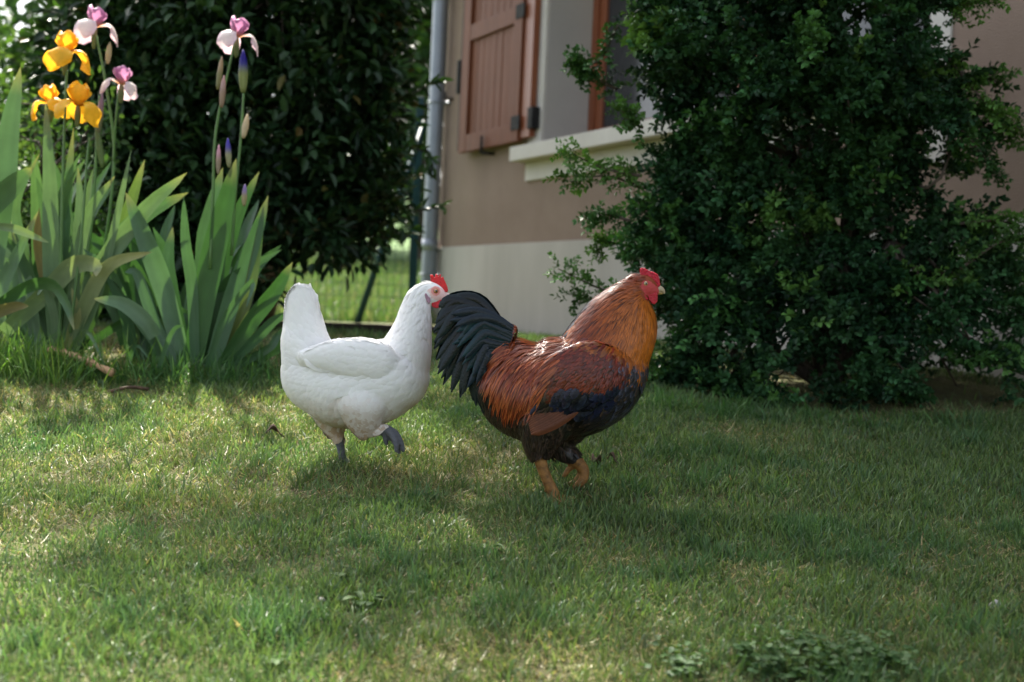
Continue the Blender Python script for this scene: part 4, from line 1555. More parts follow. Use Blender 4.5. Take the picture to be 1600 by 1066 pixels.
class Skin:
    """a surface to lay feathers on"""
    def __init__(self, me, flow, d0):
        self.V, self.F = mesh_np(me)
        self.bvh = BVHTree.FromPolygons([Vector(v) for v in self.V], self.F)
        ctr = np.array([self.V[list(f)].mean(0) for f in self.F])
        area = np.zeros(len(me.polygons), np.float32)
        me.polygons.foreach_get('area', area)
        self.ctr, self.area = ctr, area.astype(float)
        self.pix = proj(ctr)
        fl = np.array(flow, float)
        self.fp = fl[:, :2]
        self.fd = norm(fl[:, 2:4])
        self.d0 = d0

    def flow_at(self, pix):
        d2 = ((pix[None] - self.fp) ** 2).sum(1) + 60.0
        w = d2 ** -1.6
        v = (self.fd * w[:, None]).sum(0)
        v = v / np.linalg.norm(v)
        return RIGHT * v[0] - UP * v[1]

    def lay(self, n, mask, length, width, lift, col, edge, prof, K=5, spread=0.12, tuck=0.0, jl=0.2, ridge=0.12, base_off=0.0012, seed=0, droop=0.0):
        """mask(pix)->weight, length/width/col/edge functions of pixel arrays"""
        rg = np.random.default_rng(seed)
        w = self.area * mask(self.pix)
        if w.sum() <= 0:
            return None
        ids = rg.choice(len(w), n, p=w / w.sum())
        Pn = np.zeros((n, K, 3))
        Nn = np.zeros((n, K, 3))
        starts = np.zeros((n, 3))
        for q, f in enumerate(ids):
            vs = self.V[list(self.F[f])]
            b_ = rg.dirichlet(np.ones(len(vs)))
            starts[q] = (vs * b_[:, None]).sum(0)
        pix = proj(starts)
        Ls = length(pix) * rg.uniform(1 - jl, 1 + jl, n)
        Ws = width(pix) * rg.uniform(0.85, 1.15, n)
        for q in range(n):
            p_ = Vector(starts[q])
            L = Ls[q]
            fd = None
            for k in range(K):
                hit = self.bvh.find_nearest(p_)
                nn = np.array(hit[1])
                pos = np.array(hit[0])
                fl = self.flow_at(proj(pos)) if (fd is None or k < 3) else fd
                fl = fl - nn * (fl @ nn)
                ln = np.linalg.norm(fl)
                if ln < 0.05:
                    fl = fd if fd is not None else np.cross(nn, [0.3, 0.2, 0.9])
                    fl = fl / max(np.linalg.norm(fl), 1e-6)
                else:
                    fl = fl / ln
                if fd is None:
                    sd = np.cross(nn, fl)
                    fl = norm(fl + sd * rg.normal() * spread)
                    dev = fl
                else:
                    fl = norm(fl * 0.45 + fd * 0.55)
                fd = fl
                s = k / (K - 1)
                Pn[q, k] = pos + nn * (base_off + lift * s)
                Nn[q, k] = nn
                p_ = Vector(pos + fl * (L / (K - 1)))
                if droop:
                    p_ = p_ + Vector((0, 0, -droop * L * s))
        C0 = col(pix, rg)
        C1 = edge(pix, rg, C0)
        return strips(Pn, Nn, Ws, prof, C0, C1, ridge)


def strips(Pn, Nn, Ws, prof, C0, C1, ridge=0.12, tipdark=None):
    n, K = Pn.shape[:2]
    t = norm(np.gradient(Pn, axis=1))
    sd = norm(np.cross(Nn, t))
    nn = np.cross(t, sd)
    pr = np.asarray(prof)[None, :] * Ws[:, None] * 0.5
    cols = []
    for u, h in ((-1, 0), (-0.5, 0.75), (0, 1.0), (0.5, 0.75), (1, 0)):
        cols.append(Pn + sd * (u * pr)[..., None] + nn * (h * ridge * pr)[..., None])
    V = np.stack(cols, 2).reshape(-1, 3)
    base = (np.arange(n) * K * 5)[:, None, None]
    i = base + (np.arange(K - 1) * 5)[None, :, None] + np.arange(4)[None, None]
    F = np.stack([i, i + 1, i + 6, i + 5], -1).reshape(-1, 4)
    s = np.linspace(0, 1, K)
    C = np.zeros((n, K, 5, 3))
    for j, e in enumerate((1.0, 0.35, 0.0, 0.35, 1.0)):
        m_ = np.clip(e + np.clip((s - 0.75) / 0.25, 0, 1), 0, 1)[None, :, None]
        C[:, :, j] = C0[:, None] * (1 - m_) + C1[:, None] * m_
    return V, [F], C.reshape(-1, 3)


ROUND = [0.55, 0.95, 1.0, 0.85, 0.25]
LANCE = [0.6, 1.0, 0.95, 0.6, 0.06]
HACK = [0.7, 1.0, 0.9, 0.75, 0.5, 0.08]


def inpoly(pix, poly, soft=0):
    x, y = pix[:, 0], pix[:, 1]
    inside = np.zeros(len(pix), bool)
    j = len(poly) - 1
    for i in range(len(poly)):
        xi, yi = poly[i]
        xj, yj = poly[j]
        c = ((yi > y) != (yj > y)) & (x < (xj - xi) * (y - yi) / (yj - yi + 1e-9) + xi)
        inside ^= c
        j = i
    return inside


def seg_dist(V, pts):
    """distance to a 3-D polyline"""
    d = np.full(len(V), 9.0)
    for a, b_ in zip(pts[:-1], pts[1:]):
        ab = b_ - a
        t = np.clip(((V - a) @ ab) / (ab @ ab), 0, 1)
        d = np.minimum(d, np.linalg.norm(V - (a + t[:, None] * ab), axis=1))
    return d


def jitcol(c, n, rg, j=0.2):
    return np.array(c)[None] * rg.uniform(1 - j, 1 + j, (n, 1)) * rg.uniform(1 - j * 0.3, 1 + j * 0.3, (n, 3))


def slab(outline, d, thick, voxel=0.0016, smooth_it=4, bulge=None):
    """a fleshy plate from an outline in picture pixels"""
    b = bmesh.new()
    vs = [b.verts.new(P(x, y, d - thick / 2)) for x, y in outline]
    es = [b.edges.new((vs[i], vs[(i + 1) % len(vs)])) for i in range(len(vs))]
    r = bmesh.ops.triangle_fill(b, edges=es, use_beauty=True)
    fs = [g for g in r['geom'] if isinstance(g, bmesh.types.BMFace)]
    ex = bmesh.ops.extrude_face_region(b, geom=fs)
    vv = [g for g in ex['geom'] if isinstance(g, bmesh.types.BMVert)]
    bmesh.ops.translate(b, verts=vv, vec=(0, thick, 0))
    bmesh.ops.recalc_face_normals(b, faces=b.faces)
    b.verts.ensure_lookup_table()
    V = np.array([v.co[:] for v in b.verts])
    F3 = [[v.index for v in f.verts] for f in b.faces if len(f.verts) == 3]
    F4 = [[v.index for v in f.verts] for f in b.faces if len(f.verts) == 4]
    b.free()
    m_ = MB()
    m_.add(V, [np.array(f) for f in (F3, F4) if f])
    me_ = remesh(m_, voxel, smooth_it)
    for v in me_.vertices:
        v.co = v.co + v.normal * (thick * 0.16 * noise.noise(v.co * 380) + thick * 0.10 * noise.noise(v.co * 900))
    return me_


def eye(parent, px, py, d, side, r, iris_c, lat):
    """eyeball with iris and pupil; side -1 towards the viewer"""
    c = P(px, py, d + side * lat)
    bm_ = bmesh.new()
    bmesh.ops.create_uvsphere(bm_, u_segments=24, v_segments=18, radius=r)
    me = bpy.data.meshes.new('eye')
    bm_.to_mesh(me)
    bm_.free()
    V, _ = mesh_np(me)
    ax = norm(np.array([0.25, side * 1.0, 0.05]))
    ang = np.arccos(np.clip(norm(V) @ ax, -1, 1))
    C = np.where(ang[:, None] < 0.42, np.array([[0.005, 0.004, 0.004]]), np.array([iris_c]))
    C = np.where(ang[:, None] > 1.0, np.array([[0.03, 0.012, 0.01]]), C)
    set_col(me, C)
    me.polygons.foreach_set('use_smooth', np.ones(len(me.polygons), bool))
    o_ = link('eye', me, M['eye'], parent)
    o_.matrix_basis = Matrix.Translation(Vector(c))
    return o_


M['eye'] = attr_mat('eye_wet', 0.06, 0.6, coat=1.0)
M['hen_body'] = attr_mat('white_plumage', 0.75, 0.2, sheen=0.15, bump=0.25, bscale=160)
M['hen_feather'] = attr_mat('white_feathers', 0.7, 0.2, transl=0.24, sheen=0.1)
M['flesh'] = attr_mat('red_flesh', 0.42, 0.4, var=0.22, vscale=160, bump=0.5, bscale=420)
for _m in ('flesh',):
    _p = M[_m].node_tree.nodes['Principled BSDF']
    _p.inputs['Subsurface Weight'].default_value = 0.25
    _p.inputs['Subsurface Radius'].default_value = (0.008, 0.002, 0.0015)
    _p.inputs['Subsurface Scale'].default_value = 0.6
M['beak'] = attr_mat('horn', 0.35, 0.5, var=0.1, vscale=120)
M['roo_body'] = attr_mat('dark_plumage', 0.6, 0.3, bump=0.4, bscale=260)
M['gloss'] = attr_mat('glossy_feathers', 0.30, 0.36, var=0.15, vscale=90, transl=0.08)
M['tailf'] = attr_mat('tail_feathers', 0.27, 0.26, var=0.3, vscale=60, bump=0.25, bscale=240)
M['matte'] = attr_mat('soft_feathers', 0.6, 0.3, var=0.15, vscale=90)

# ---------------------------------------------------------------- white hen
hf = G(537, 724)
HD = float(hf[1]) - 0.045
hen = thing('white_hen', (hf[0], HD, hf[2]), 'white hen with red comb walking with one foot lifted, behind the rooster', 'hen', 'chickens on the lawn')
mb = MB()
loft(mb, [(456, 548, 12, .020), (466, 562, 32, .044), (485, 584, 50, .064), (507, 592, 61, .082), (540, 601, 67, .094), (580, 598, 66, .098), (613, 588, 59, .094), (634, 582, 51, .082), (648, 577, 40, .064), (657, 573, 26, .042), (662, 570, 10, .020)], HD)
loft(mb, [(471, 446, 8, .008), (471, 462, 21, .014), (472, 485, 25.5, .022), (475, 512, 31.5, .034), (478, 540, 38, .05), (490, 575, 40, .062)], HD)
loft(mb, [(452, 516, 8, .026), (455, 540, 13, .038), (461, 575, 18, .044), (468, 596, 16, .04)], HD)
loft(mb, [(625, 575, 46, .070), (636, 545, 38, .058), (645, 512, 28.5, .042), (650, 487, 24, .031), (656, 466, 20, .024), (666, 456, 16, .019)], HD)
loft(mb, [(654, 460, 12, .016), (663, 458, 17, .019), (674, 459, 18.5, .019), (684, 461, 15, .0165), (693, 464, 9, .011), (698, 465, 5, .006)], HD)
for s in (-1, 1):   # folded wings
    loft(mb, [(468, 558, 6, .008, s * .054), (494, 559, 18, .018, s * .069), (530, 559, 27, .022, s * .080), (572, 563, 32, .024, s * .083), (603, 569, 27, .022, s * .079), (621, 571, 13, .014, s * .068)], HD, 16)
loft(mb, [(560, 600, 44, .036, -.058), (566, 632, 40, .042, -.062), (569, 655, 29, .034, -.058), (573, 672, 19, .022, -.052), (577, 680, 10, .011, -.050)], HD, 18)
loft(mb, [(515, 610, 40, .036, .05), (518, 645, 30, .036, .052), (522, 668, 18, .022, .05), (526, 682, 10, .011, .046)], HD, 18)
hen_legs = [
    [(524, 672, 10, .046), (530, 690, 7.5, .046), (534, 708, 6.5, .046), (537, 722, 6.5, .046)],
    [(537, 721, 6, .046), (548, 727, 5, .035), (560, 730, 3.5, .02)],
    [(537, 721, 6, .046), (550, 724, 5, .055), (566, 725, 3.5, .06)],
    [(537, 721, 6, .046), (527, 725, 4.5, .05), (518, 727, 3, .055)],
    [(566, 676, 11, -.05), (582, 675, 8.5, -.05), (596, 672, 7.5, -.05), (607, 671, 7.5, -.052)],
    [(606, 671, 7, -.052), (618, 678, 6, -.056), (626, 692, 5.2, -.058), (630, 705, 3.6, -.058)],
    [(605, 673, 7, -.05), (613, 684, 5.6, -.046), (620, 696, 5, -.044), (624, 708, 3.4, -.044)],
    [(606, 671, 6.5, -.054), (615, 684, 5, -.07), (619, 696, 4.4, -.074), (619, 706, 3, -.074)],
    [(602, 674, 5.5, -.05), (602, 685, 4.6, -.048), (604, 695, 3, -.046)],
]
for lg in hen_legs:
    limb(mb, lg, HD)
me = remesh(mb, 0.0032, 6, 0.5)
V, _F = mesh_np(me)
px = proj(V)
white = np.array([0.80, 0.79, 0.765])
C = np.tile(white, (len(V), 1))
legd = np.full(len(V), 9.0)
for i, lg in enumerate(hen_legs):
    pts = [P(q[0], q[1], HD + q[3]) for q in lg]
    if i == 0:
        pts = pts[1:]
    if i == 4:
        pts = pts[2:]
    legd = np.minimum(legd, seg_dist(V, np.array(pts)))
isleg = legd < 0.016
dirt = np.clip((px[:, 1] - 610) / 65, 0, 1)[:, None] * 0.55
dirt *= np.clip(1 - np.abs(px[:, 0:1] - 560) / 160, 0.4, 1)
C = C * (1 - dirt) + np.array([0.50, 0.37, 0.25]) * dirt
C[isleg] = np.array([0.095, 0.098, 0.11]) * (1 + 0.15 * np.sin(px[isleg, 1:2] * 2.3))
face = inpoly(px, [(668, 454), (676, 447), (690, 450), (699, 460), (700, 470), (690, 474), (684, 470), (674, 466)])
C[face] = np.array([0.74, 0.50, 0.46])
ering = (np.hypot(px[:, 0] - 681, px[:, 1] - 455) < 7.5)
C[ering] = np.array([0.66, 0.26, 0.22])
set_col(me, C)
hen_body = link('body', me, M['hen_body'], hen)
HFLOW = [(680, 448, -.9, .3), (668, 470, -.5, .87), (655, 470, -.5, .87), (648, 510, -.4, .92), (672, 520, -.08, 1), (670, 560, -.2, 1), (660, 600, -.5, .85), (640, 622, -.85, .5),
         (620, 535, -.9, .3), (600, 540, -1, .1), (550, 542, -1, 0), (600, 580, -1, -.02), (560, 575, -1, .02), (520, 570, -1, -.05), (510, 540, -.8, -.55), (490, 530, -.5, -.86), (480, 500, -.15, -1),
         (460, 500, -.25, -.97), (452, 540, -.75, -.6), (470, 560, -.9, -.3), (460, 590, -.9, .25), (485, 630, -.75, .66), (520, 620, -.6, .8), (565, 630, -.35, .95), (570, 665, -.2, 1), (600, 645, -.9, .4), (530, 665, -.3, .95)]
sk = Skin(me, HFLOW, HD)


def not_face_h(p_):
    bad = (p_[:, 0] > 669) & (p_[:, 1] < 486) & (p_[:, 1] > 443 + 0)
    legz = ((p_[:, 1] > 668) & (p_[:, 0] > 577)) | (p_[:, 1] > 688) | ((p_[:, 1] > 676))
    return (~(bad | legz)).astype(float)


def hen_len(p_):
    tail = np.clip((520 - p_[:, 0]) / 50, 0, 1) * np.clip((560 - p_[:, 1]) / 60, 0, 1)
    neck = np.clip((p_[:, 0] - 615) / 40, 0, 1) * np.clip((540 - p_[:, 1]) / 70, 0, 1)
    return 0.032 + 0.020 * tail - 0.008 * neck


def hen_wid(p_):
    neck = np.clip((p_[:, 0] - 615) / 40, 0, 1) * np.clip((540 - p_[:, 1]) / 70, 0, 1)
    return 0.022 - 0.016 * neck


def hen_col(p_, rg):
    n = len(p_)
    c = jitcol((0.87, 0.86, 0.84), n, rg, 0.02)
    d_ = np.clip((p_[:, 1] - 604) / 60, 0, 1)[:, None] * 1.0 * np.clip(1 - np.abs(p_[:, 0:1] - 545) / 170, 0.4, 1) * rg.uniform(0.5, 1.3, (n, 1))
    br_ = np.clip(1 - np.hypot(p_[:, 0:1] - 648, p_[:, 1:2] - 628) / 22, 0, 1) * 0.5
    d_ = np.clip(np.maximum(d_, br_), 0, 1)
    return c * (1 - d_) + np.array([0.50, 0.36, 0.24]) * d_


same = lambda p_, rg, c: c * 1.02
mb = MB()
mb.add(*sk.lay(4200, not_face_h, hen_len, hen_wid, 0.0030, hen_col, same, ROUND, seed=1, ridge=0.13, base_off=0.0004))
mb.build('plumage', M['hen_feather'], hen)['kind'] = 'stuff'
# long feathers at wing edge and tail
def long_feathers(parent, name, mat, items, d0, c0, c1, n=9, prof=None, ridge=0.15, seed=0, spine=0.0):
    rg = np.random.default_rng(seed)
    for it in items:
        poly, wpx, off = it[0], it[1], it[2]
        cc0 = np.array(it[3] if len(it) > 3 else c0) * rg.uniform(0.85, 1.15)
        cc1 = np.array(it[4] if len(it) > 4 else c1) * rg.uniform(0.85, 1.15)
        offs = off if isinstance(off, tuple) else (off, off)
        m_ = len(poly)
        pts = catmull([P(x, y, d0 + q) for (x, y), q in zip(poly, np.linspace(offs[0], offs[1], m_))], n)
        sgn = -1.0 if (offs[0] + offs[1]) <= 0 else 1.0
        Nn = np.tile([0, sgn, 0.15], (1, n, 1)).astype(float)
        pr = np.interp(np.linspace(0, 1, n), [0, .15, .5, .8, .93, 1], [.45, .8, 1, .95, .7, .12]) if prof is None else np.interp(np.linspace(0, 1, n), np.linspace(0, 1, len(prof)), prof)
        V_, F_, C_ = strips(pts[None], Nn, np.array([wpx * d0 / LENS_PX]), pr, cc0[None], cc1[None], ridge)
        link(name, new_mesh(name, V_, F_, C_), mat, parent)


items = []
for s in (-1, 1):
    for k in range(6):
        items.append(([(600 - k * 14, 574 + k * 0.5), (560 - k * 12, 580 - k * 1.2), (505 - k * 6, 577 - k * 3)], 15, (s * (.098 - k * .002), s * (.089 - .002 * k))))
long_feathers(hen, 'wing_feather', M['hen_feather'], items, HD, (0.81, 0.80, 0.775), (0.84, 0.83, 0.81), seed=3, ridge=0.25)
items = []
for k in range(9):
    for s in (-1, 1):
        u = k / 8
        items.append(([(492 - 8 * u, 540 + 6 * u), (480 - 22 * u, 498 + 18 * u), (484 - 42 * u + RNG.uniform(-2, 2), 445 + 66 * u * u + RNG.uniform(-3, 3))], 17, (s * .028, s * (.003 + .010 * u))))
long_feathers(hen, 'tail_feather', M['hen_feather'], items, HD, (0.82, 0.81, 0.79), (0.84, 0.83, 0.81), seed=4, ridge=0.05)
# head
RED = (0.62, 0.018, 0.022)
comb = slab([(676, 447), (673, 438), (672, 429), (676, 430), (679, 434), (681, 428.5), (683, 428.5), (684.5, 434), (686.5, 429), (688.5, 429), (689, 435), (692, 432), (694, 438), (696, 441), (698, 447), (700, 452), (699, 457), (694, 456), (688, 450), (682, 447)], HD, 0.006, 0.0011, 2)
set_col(comb, np.tile(RED, (len(comb.vertices), 1)))
link('comb', comb, M['flesh'], hen)
for s in (-1, 1):
    w_ = slab([(676, 471), (684, 468), (690, 465), (692, 469), (691, 476), (687, 480), (682, 482), (676, 480), (674, 475)], HD + s * 0.008, 0.005, 0.0011, 3)
    set_col(w_, np.tile((0.55, 0.018, 0.03), (len(w_.vertices), 1)))
    link('wattle', w_, M['flesh'], hen)
    lobe = slab([(663.5, 461), (665, 457.5), (668, 461), (672, 466), (672.5, 471), (670, 475), (666, 470)], HD + s * 0.0185, 0.006, 0.0011, 3)
    set_col(lobe, np.tile((0.33, 0.20, 0.26), (len(lobe.vertices), 1)))
    link('ear_lobe', lobe, M['flesh'], hen)['label'] = 'mauve grey ear lobe'
    eye(hen, 681, 455, HD, s, 0.0072, (0.40, 0.17, 0.04), 0.0135)


def beak(parent, up_secs, lo_secs, d0, c_up, c_lo):
    m_ = MB()
    loft(m_, up_secs, d0, 14)
    n1 = m_.n
    loft(m_, lo_secs, d0, 14)
    V_, F_, C_ = m_.arrays()
    C_[:n1] = c_up
    C_[n1:] = c_lo
    link('beak', new_mesh('beak', V_, F_, C_), M['beak'], parent)


beak(hen, [(690, 462, 6, .0075), (696, 461.5, 5, .006), (702, 463, 3.4, .0042), (706, 466, 1.0, .0012)], [(690, 466, 4, .0065), (697, 467, 2.4, .0045), (703, 468, 0.8, .0015)], HD, (0.60, 0.47, 0.42), (0.36, 0.30, 0.28))

# ---------------------------------------------------------------- rooster
rf = G(868, 781)
RD = float(rf[1]) + 0.05
roo = thing('rooster', (rf[0], RD, rf[2]), 'orange and black rooster with dark green tail walking past the boxwood', 'rooster', 'chickens on the lawn')
mb = MB()
loft(mb, [(770, 562, 22, .03), (782, 570, 48, .062), (802, 592, 68, .086), (828, 608, 76, .102), (860, 610, 76, .112), (900, 604, 76, .114), (935, 592, 70, .110), (960, 580, 60, .098), (980, 570, 46, .078), (994, 563, 30, .054), (1003, 558, 12, .024)], RD)
loft(mb, [(915, 590, 64, .098), (944, 552, 66, .090), (963, 518, 61, .076), (975, 492, 53, .060), (984, 471, 39, .045), (992, 456, 26, .031), (999, 447, 18, .022)], RD)
loft(mb, [(985, 450, 15, .018), (995, 447, 18, .0215), (1007, 448, 19, .0215), (1017, 452, 15.5, .018), (1025, 455, 9.5, .012), (1030, 456, 5, .007)], RD)
loft(mb, [(745, 545, 25, .02), (765, 545, 40, .035), (790, 555, 48, .055)], RD)
for s in (-1, 1):
    loft(mb, [(835, 655, 6, .008, s * .088), (855, 628, 26, .016, s * .102), (885, 597, 42, .020, s * .110), (920, 584, 46, .022, s * .112), (948, 578, 40, .018, s * .102), (968, 574, 26, .012, s * .090), (984, 570, 8, .006, s * .076)], RD, 18)
loft(mb, [(855, 630, 50, .036, -.06), (850, 665, 40, .044, -.062), (844, 690, 26, .034, -.056), (842, 708, 17, .021, -.050), (842, 718, 11, .012, -.050)], RD, 18)
loft(mb, [(885, 630, 46, .036, .05), (878, 668, 38, .042, .052), (874, 690, 26, .032, .05), (880, 706, 18, .02, .046), (890, 714, 13, .014, .046)], RD, 18)
roo_legs = [
    [(842, 712, 11, -.05), (848, 732, 9.5, -.05), (856, 752, 9, -.05), (865, 770, 9.5, -.05), (868, 779, 9.5, -.05)],
    [(867, 778, 8, -.05), (882, 785, 6.5, -.065), (898, 789, 4, -.08)],
    [(867, 778, 8, -.05), (886, 780, 6.5, -.04), (904, 781, 4, -.035)],
    [(867, 778, 8, -.05), (875, 789, 6.5, -.09), (880, 795, 4, -.12)],
    [(866, 778, 7, -.05), (855, 782, 5, -.045), (846, 784, 3.5, -.04)],
    [(858, 762, 5, -.045), (854, 766, 3.6, -.036), (851, 767, 2.2, -.03)],
    [(884, 708, 14, .046), (896, 717, 13, .046), (906, 725, 10.5, .046)],
    [(905, 724, 9.5, .044), (913, 735, 8.5, .040), (911, 750, 7.5, .036), (900, 760, 6, .034), (890, 763, 3.6, .034)],
    [(905, 724, 9.5, .048), (910, 738, 8, .056), (903, 750, 6.8, .060), (895, 755, 5, .062), (888, 756, 3.4, .062)],
    [(900, 724, 7, .048), (890, 732, 5.5, .05), (884, 740, 4.6, .05), (880, 745, 3, .05)],
]
for lg in roo_legs:
    limb(mb, lg, RD)
me = remesh(mb, 0.0032, 6, 0.5)
V, _F = mesh_np(me)
px = proj(V)


def roo_region(p_):
    """base colour of the plumage at picture places"""
    x, y = p_[:, 0], p_[:, 1]
    c = np.tile(np.array([0.011, 0.009, 0.008]), (len(p_), 1))
    fl = (y > 625) & (x < 850)
    c[fl] = (0.026, 0.017, 0.011)
    br_ = (x > 925) & (y > 540)
    c[br_] = (0.014, 0.013, 0.017)
    sd = inpoly(p_, [(752, 560), (775, 512), (800, 510), (830, 522), (885, 524), (885, 560), (862, 600), (838, 645), (800, 650), (775, 620)])
    c[sd] = (0.10, 0.022, 0.008)
    wb = inpoly(p_, [(862, 600), (872, 555), (890, 525), (930, 520), (985, 540), (982, 590), (950, 616), (905, 616), (868, 618)])
    c[wb] = (0.09, 0.014, 0.006)
    bar = inpoly(p_, [(866, 618), (905, 612), (950, 612), (975, 600), (965, 632), (930, 644), (890, 640)])
    c[bar] = (0.012, 0.016, 0.04)
    ne = inpoly(p_, [(880, 535), (905, 500), (945, 455), (985, 425), (1015, 430), (1040, 490), (1030, 530), (1015, 560), (985, 562), (960, 552), (920, 540)])
    c[ne] = (0.22, 0.06, 0.010)
    c[(x > 985) & (y < 480)] = (0.20, 0.04, 0.010)
    return c


C = roo_region(px)
legd = np.full(len(V), 9.0)
for i, lg in enumerate(roo_legs):
    pts = [P(q[0], q[1], RD + q[3]) for q in lg]
    if i == 6:
        continue
    legd = np.minimum(legd, seg_dist(V, np.array(pts)))
isleg = (legd < 0.019) & (px[:, 1] > 716)
leg_c = np.array([0.24, 0.115, 0.032])
_ln = np.array([0.85 + 0.55 * noise.noise(Vector(v) * 90) + 0.25 * noise.noise(Vector(v) * 260) for v in V[isleg]])[:, None]
C[isleg] = leg_c * _ln * (1 + 0.10 * np.sin(px[isleg, 1:2] * 2.1 + px[isleg, 0:1] * 0.7))
face = inpoly(px, [(1000, 447), (1005, 438), (1016, 440), (1028, 449), (1033, 460), (1020, 465), (1008, 460)])
C[face] = np.array([0.42, 0.05, 0.05])
set_col(me, C)
link('body', me, M['roo_body'], roo)
RFLOW = [(1000, 436, -1, .1), (990, 440, -.9, .4), (945, 470, -.72, .69), (920, 500, -.72, .69), (970, 500, -.45, .9), (1015, 490, -.22, .97), (1020, 530, -.45, .9), (920, 535, -.85, .5), (980, 545, -.3, .95),
         (1000, 590, -.5, .86), (970, 630, -.8, .6), (940, 560, -.75, .66), (900, 590, -.75, .66), (870, 620, -.65, .76), (860, 537, -.9, .4), (830, 560, -.5, .86), (800, 535, -.75, .65), (790, 590, -.35, .93), (820, 610, -.35, .93), (770, 540, -.85, .5),
         (870, 660, -.4, .9), (790, 650, -.25, .97), (830, 690, -.15, 1), (930, 665, -.75, .66), (880, 705, .5, .86)]
sk = Skin(me, RFLOW, RD)
noface_r = lambda p_: ~inpoly(p_, [(1000, 447), (1005, 438), (1016, 440), (1028, 447), (1033, 460), (1020, 465), (1008, 460)])
noleg_r = lambda p_: (p_[:, 1] < 702) & ~((p_[:, 0] > 882) & (p_[:, 1] > 700))
NECK = [(900, 520), (945, 452), (990, 426), (1012, 434), (1000, 452), (1006, 466), (1026, 480), (1040, 500), (1030, 535), (1018, 552), (985, 552), (950, 540), (915, 532)]
SADDLE = [(760, 556), (778, 506), (800, 508), (830, 520), (890, 522), (884, 560), (862, 598), (836, 618), (800, 622), (778, 600)]
WBOW = [(868, 606), (876, 556), (892, 528), (930, 524), (972, 552), (976, 585), (948, 606), (905, 606)]


def base_mask(p_):
    return (noface_r(p_) & noleg_r(p_) & ~inpoly(p_, NECK) & ~((p_[:, 0] > 985) & (p_[:, 1] < 480))).astype(float)


def rc_base(p_, rg):
    c = roo_region(p_) * rg.uniform(0.6, 1.4, (len(p_), 1))
    return c


def re_base(p_, rg, c):
    n = len(p_)
    e = c * 1.1
    # breast and thigh feathers edged with grey brown
    z = (p_[:, 1] > 560) & ((p_[:, 0] > 860) | (p_[:, 1] > 640)) & (rg.random(n) < 0.55)
    e[z] = np.array([0.065, 0.04, 0.026]) * rg.uniform(0.1, 1.3, (int(z.sum()), 1))
    bl = (p_[:, 0] > 960) & (p_[:, 1] > 555) & (rg.random(n) < 0.5)
    e[bl] = np.array([0.05, 0.055, 0.085]) * rg.uniform(0.4, 1.5, (int(bl.sum()), 1))
    return e


mb = MB()
mb.add(*sk.lay(3600, base_mask, lambda p_: np.full(len(p_), 0.034), lambda p_: np.full(len(p_), 0.020), 0.0055, rc_base, re_base, ROUND, seed=11, ridge=0.22, spread=0.2))
mb.build('plumage', M['gloss'], roo)['kind'] = 'stuff'
# fluff behind and under the belly
mb = MB()
mb.add(*sk.lay(1500, lambda p_: (((p_[:, 1] > 625) & (p_[:, 0] < 860) | (p_[:, 1] > 672)) & noleg_r(p_)).astype(float), lambda p_: np.full(len(p_), 0.035), lambda p_: np.full(len(p_), 0.004), 0.009,
               lambda p_, rg: jitcol((0.034, 0.022, 0.014), len(p_), rg, 0.6), lambda p_, rg, c: c * 1.2, LANCE, seed=12, spread=0.5))
mb.build('fluff', M['matte'], roo)['kind'] = 'stuff'
# wing bow: red feathers
def wb_col(p_, rg):
    n = len(p_)
    c = jitcol((0.12, 0.018, 0.007), n, rg, 0.5)
    t = np.clip((p_[:, 1:2] - 575) / 40, 0, 1) * 0.4
    return c * (1 - t) + np.array([0.20, 0.036, 0.010]) * t


mb = MB()
mb.add(*sk.lay(1300, lambda p_: inpoly(p_, WBOW).astype(float), lambda p_: np.full(len(p_), 0.030), lambda p_: np.full(len(p_), 0.009), 0.0055, wb_col, lambda p_, rg, c: c * 1.15, LANCE, seed=13, spread=0.22, base_off=0.003))
mb.build('shoulder_feathers', M['gloss'], roo)['kind'] = 'stuff'
mb = MB()
BAR = [(868, 612), (905, 608), (948, 606), (968, 598), (962, 628), (930, 638), (893, 634)]
mb.add(*sk.lay(260, lambda p_: inpoly(p_, BAR).astype(float), lambda p_: np.full(len(p_), 0.028), lambda p_: np.full(len(p_), 0.018), 0.005, lambda p_, rg: jitcol((0.008, 0.010, 0.022), len(p_), rg, 0.5), lambda p_, rg, c: c * 1.6, ROUND, seed=14, base_off=0.004, spread=0.15))
mb.build('wing_bar', M['tailf'], roo)['kind'] = 'stuff'
# saddle hackles
def sad_col(p_, rg):
    n = len(p_)
    c = jitcol((0.15, 0.028, 0.008), n, rg, 0.45)
    o_ = rg.random(n) < 0.35
    c[o_] = jitcol((0.30, 0.075, 0.02), int(o_.sum()), rg, 0.3)
    return c


mb = MB()
mb.add(*sk.lay(2000, lambda p_: inpoly(p_, SADDLE).astype(float), lambda p_: 0.045 + 0.03 * np.clip((p_[:, 1] - 520) / 80, 0, 1), lambda p_: np.full(len(p_), 0.0058), 0.010, lambda p_, rg: sad_col(p_, rg) * 0.7, lambda p_, rg, c: c * 1.9, HACK, K=6, seed=15, spread=0.16, base_off=0.004))
mb.build('saddle_feathers', M['gloss'], roo)['kind'] = 'stuff'
# neck hackles
def neck_col(p_, rg):
    n = len(p_)
    front = np.clip((p_[:, 0] - 940) / 80, 0, 1)[:, None]
    top = np.clip((480 - p_[:, 1]) / 45, 0, 1)[:, None]
    c = np.array([0.18, 0.034, 0.007]) * (1 - front) + np.array([0.46, 0.135, 0.010]) * front
    c = c * (1 - top) + np.array([0.19, 0.034, 0.009]) * top
    c = c * rg.uniform(0.65, 1.3, (n, 1))
    dk = (rg.random(n) < 0.16) & (p_[:, 0] < 985)
    c[dk] *= 0.3
    return c


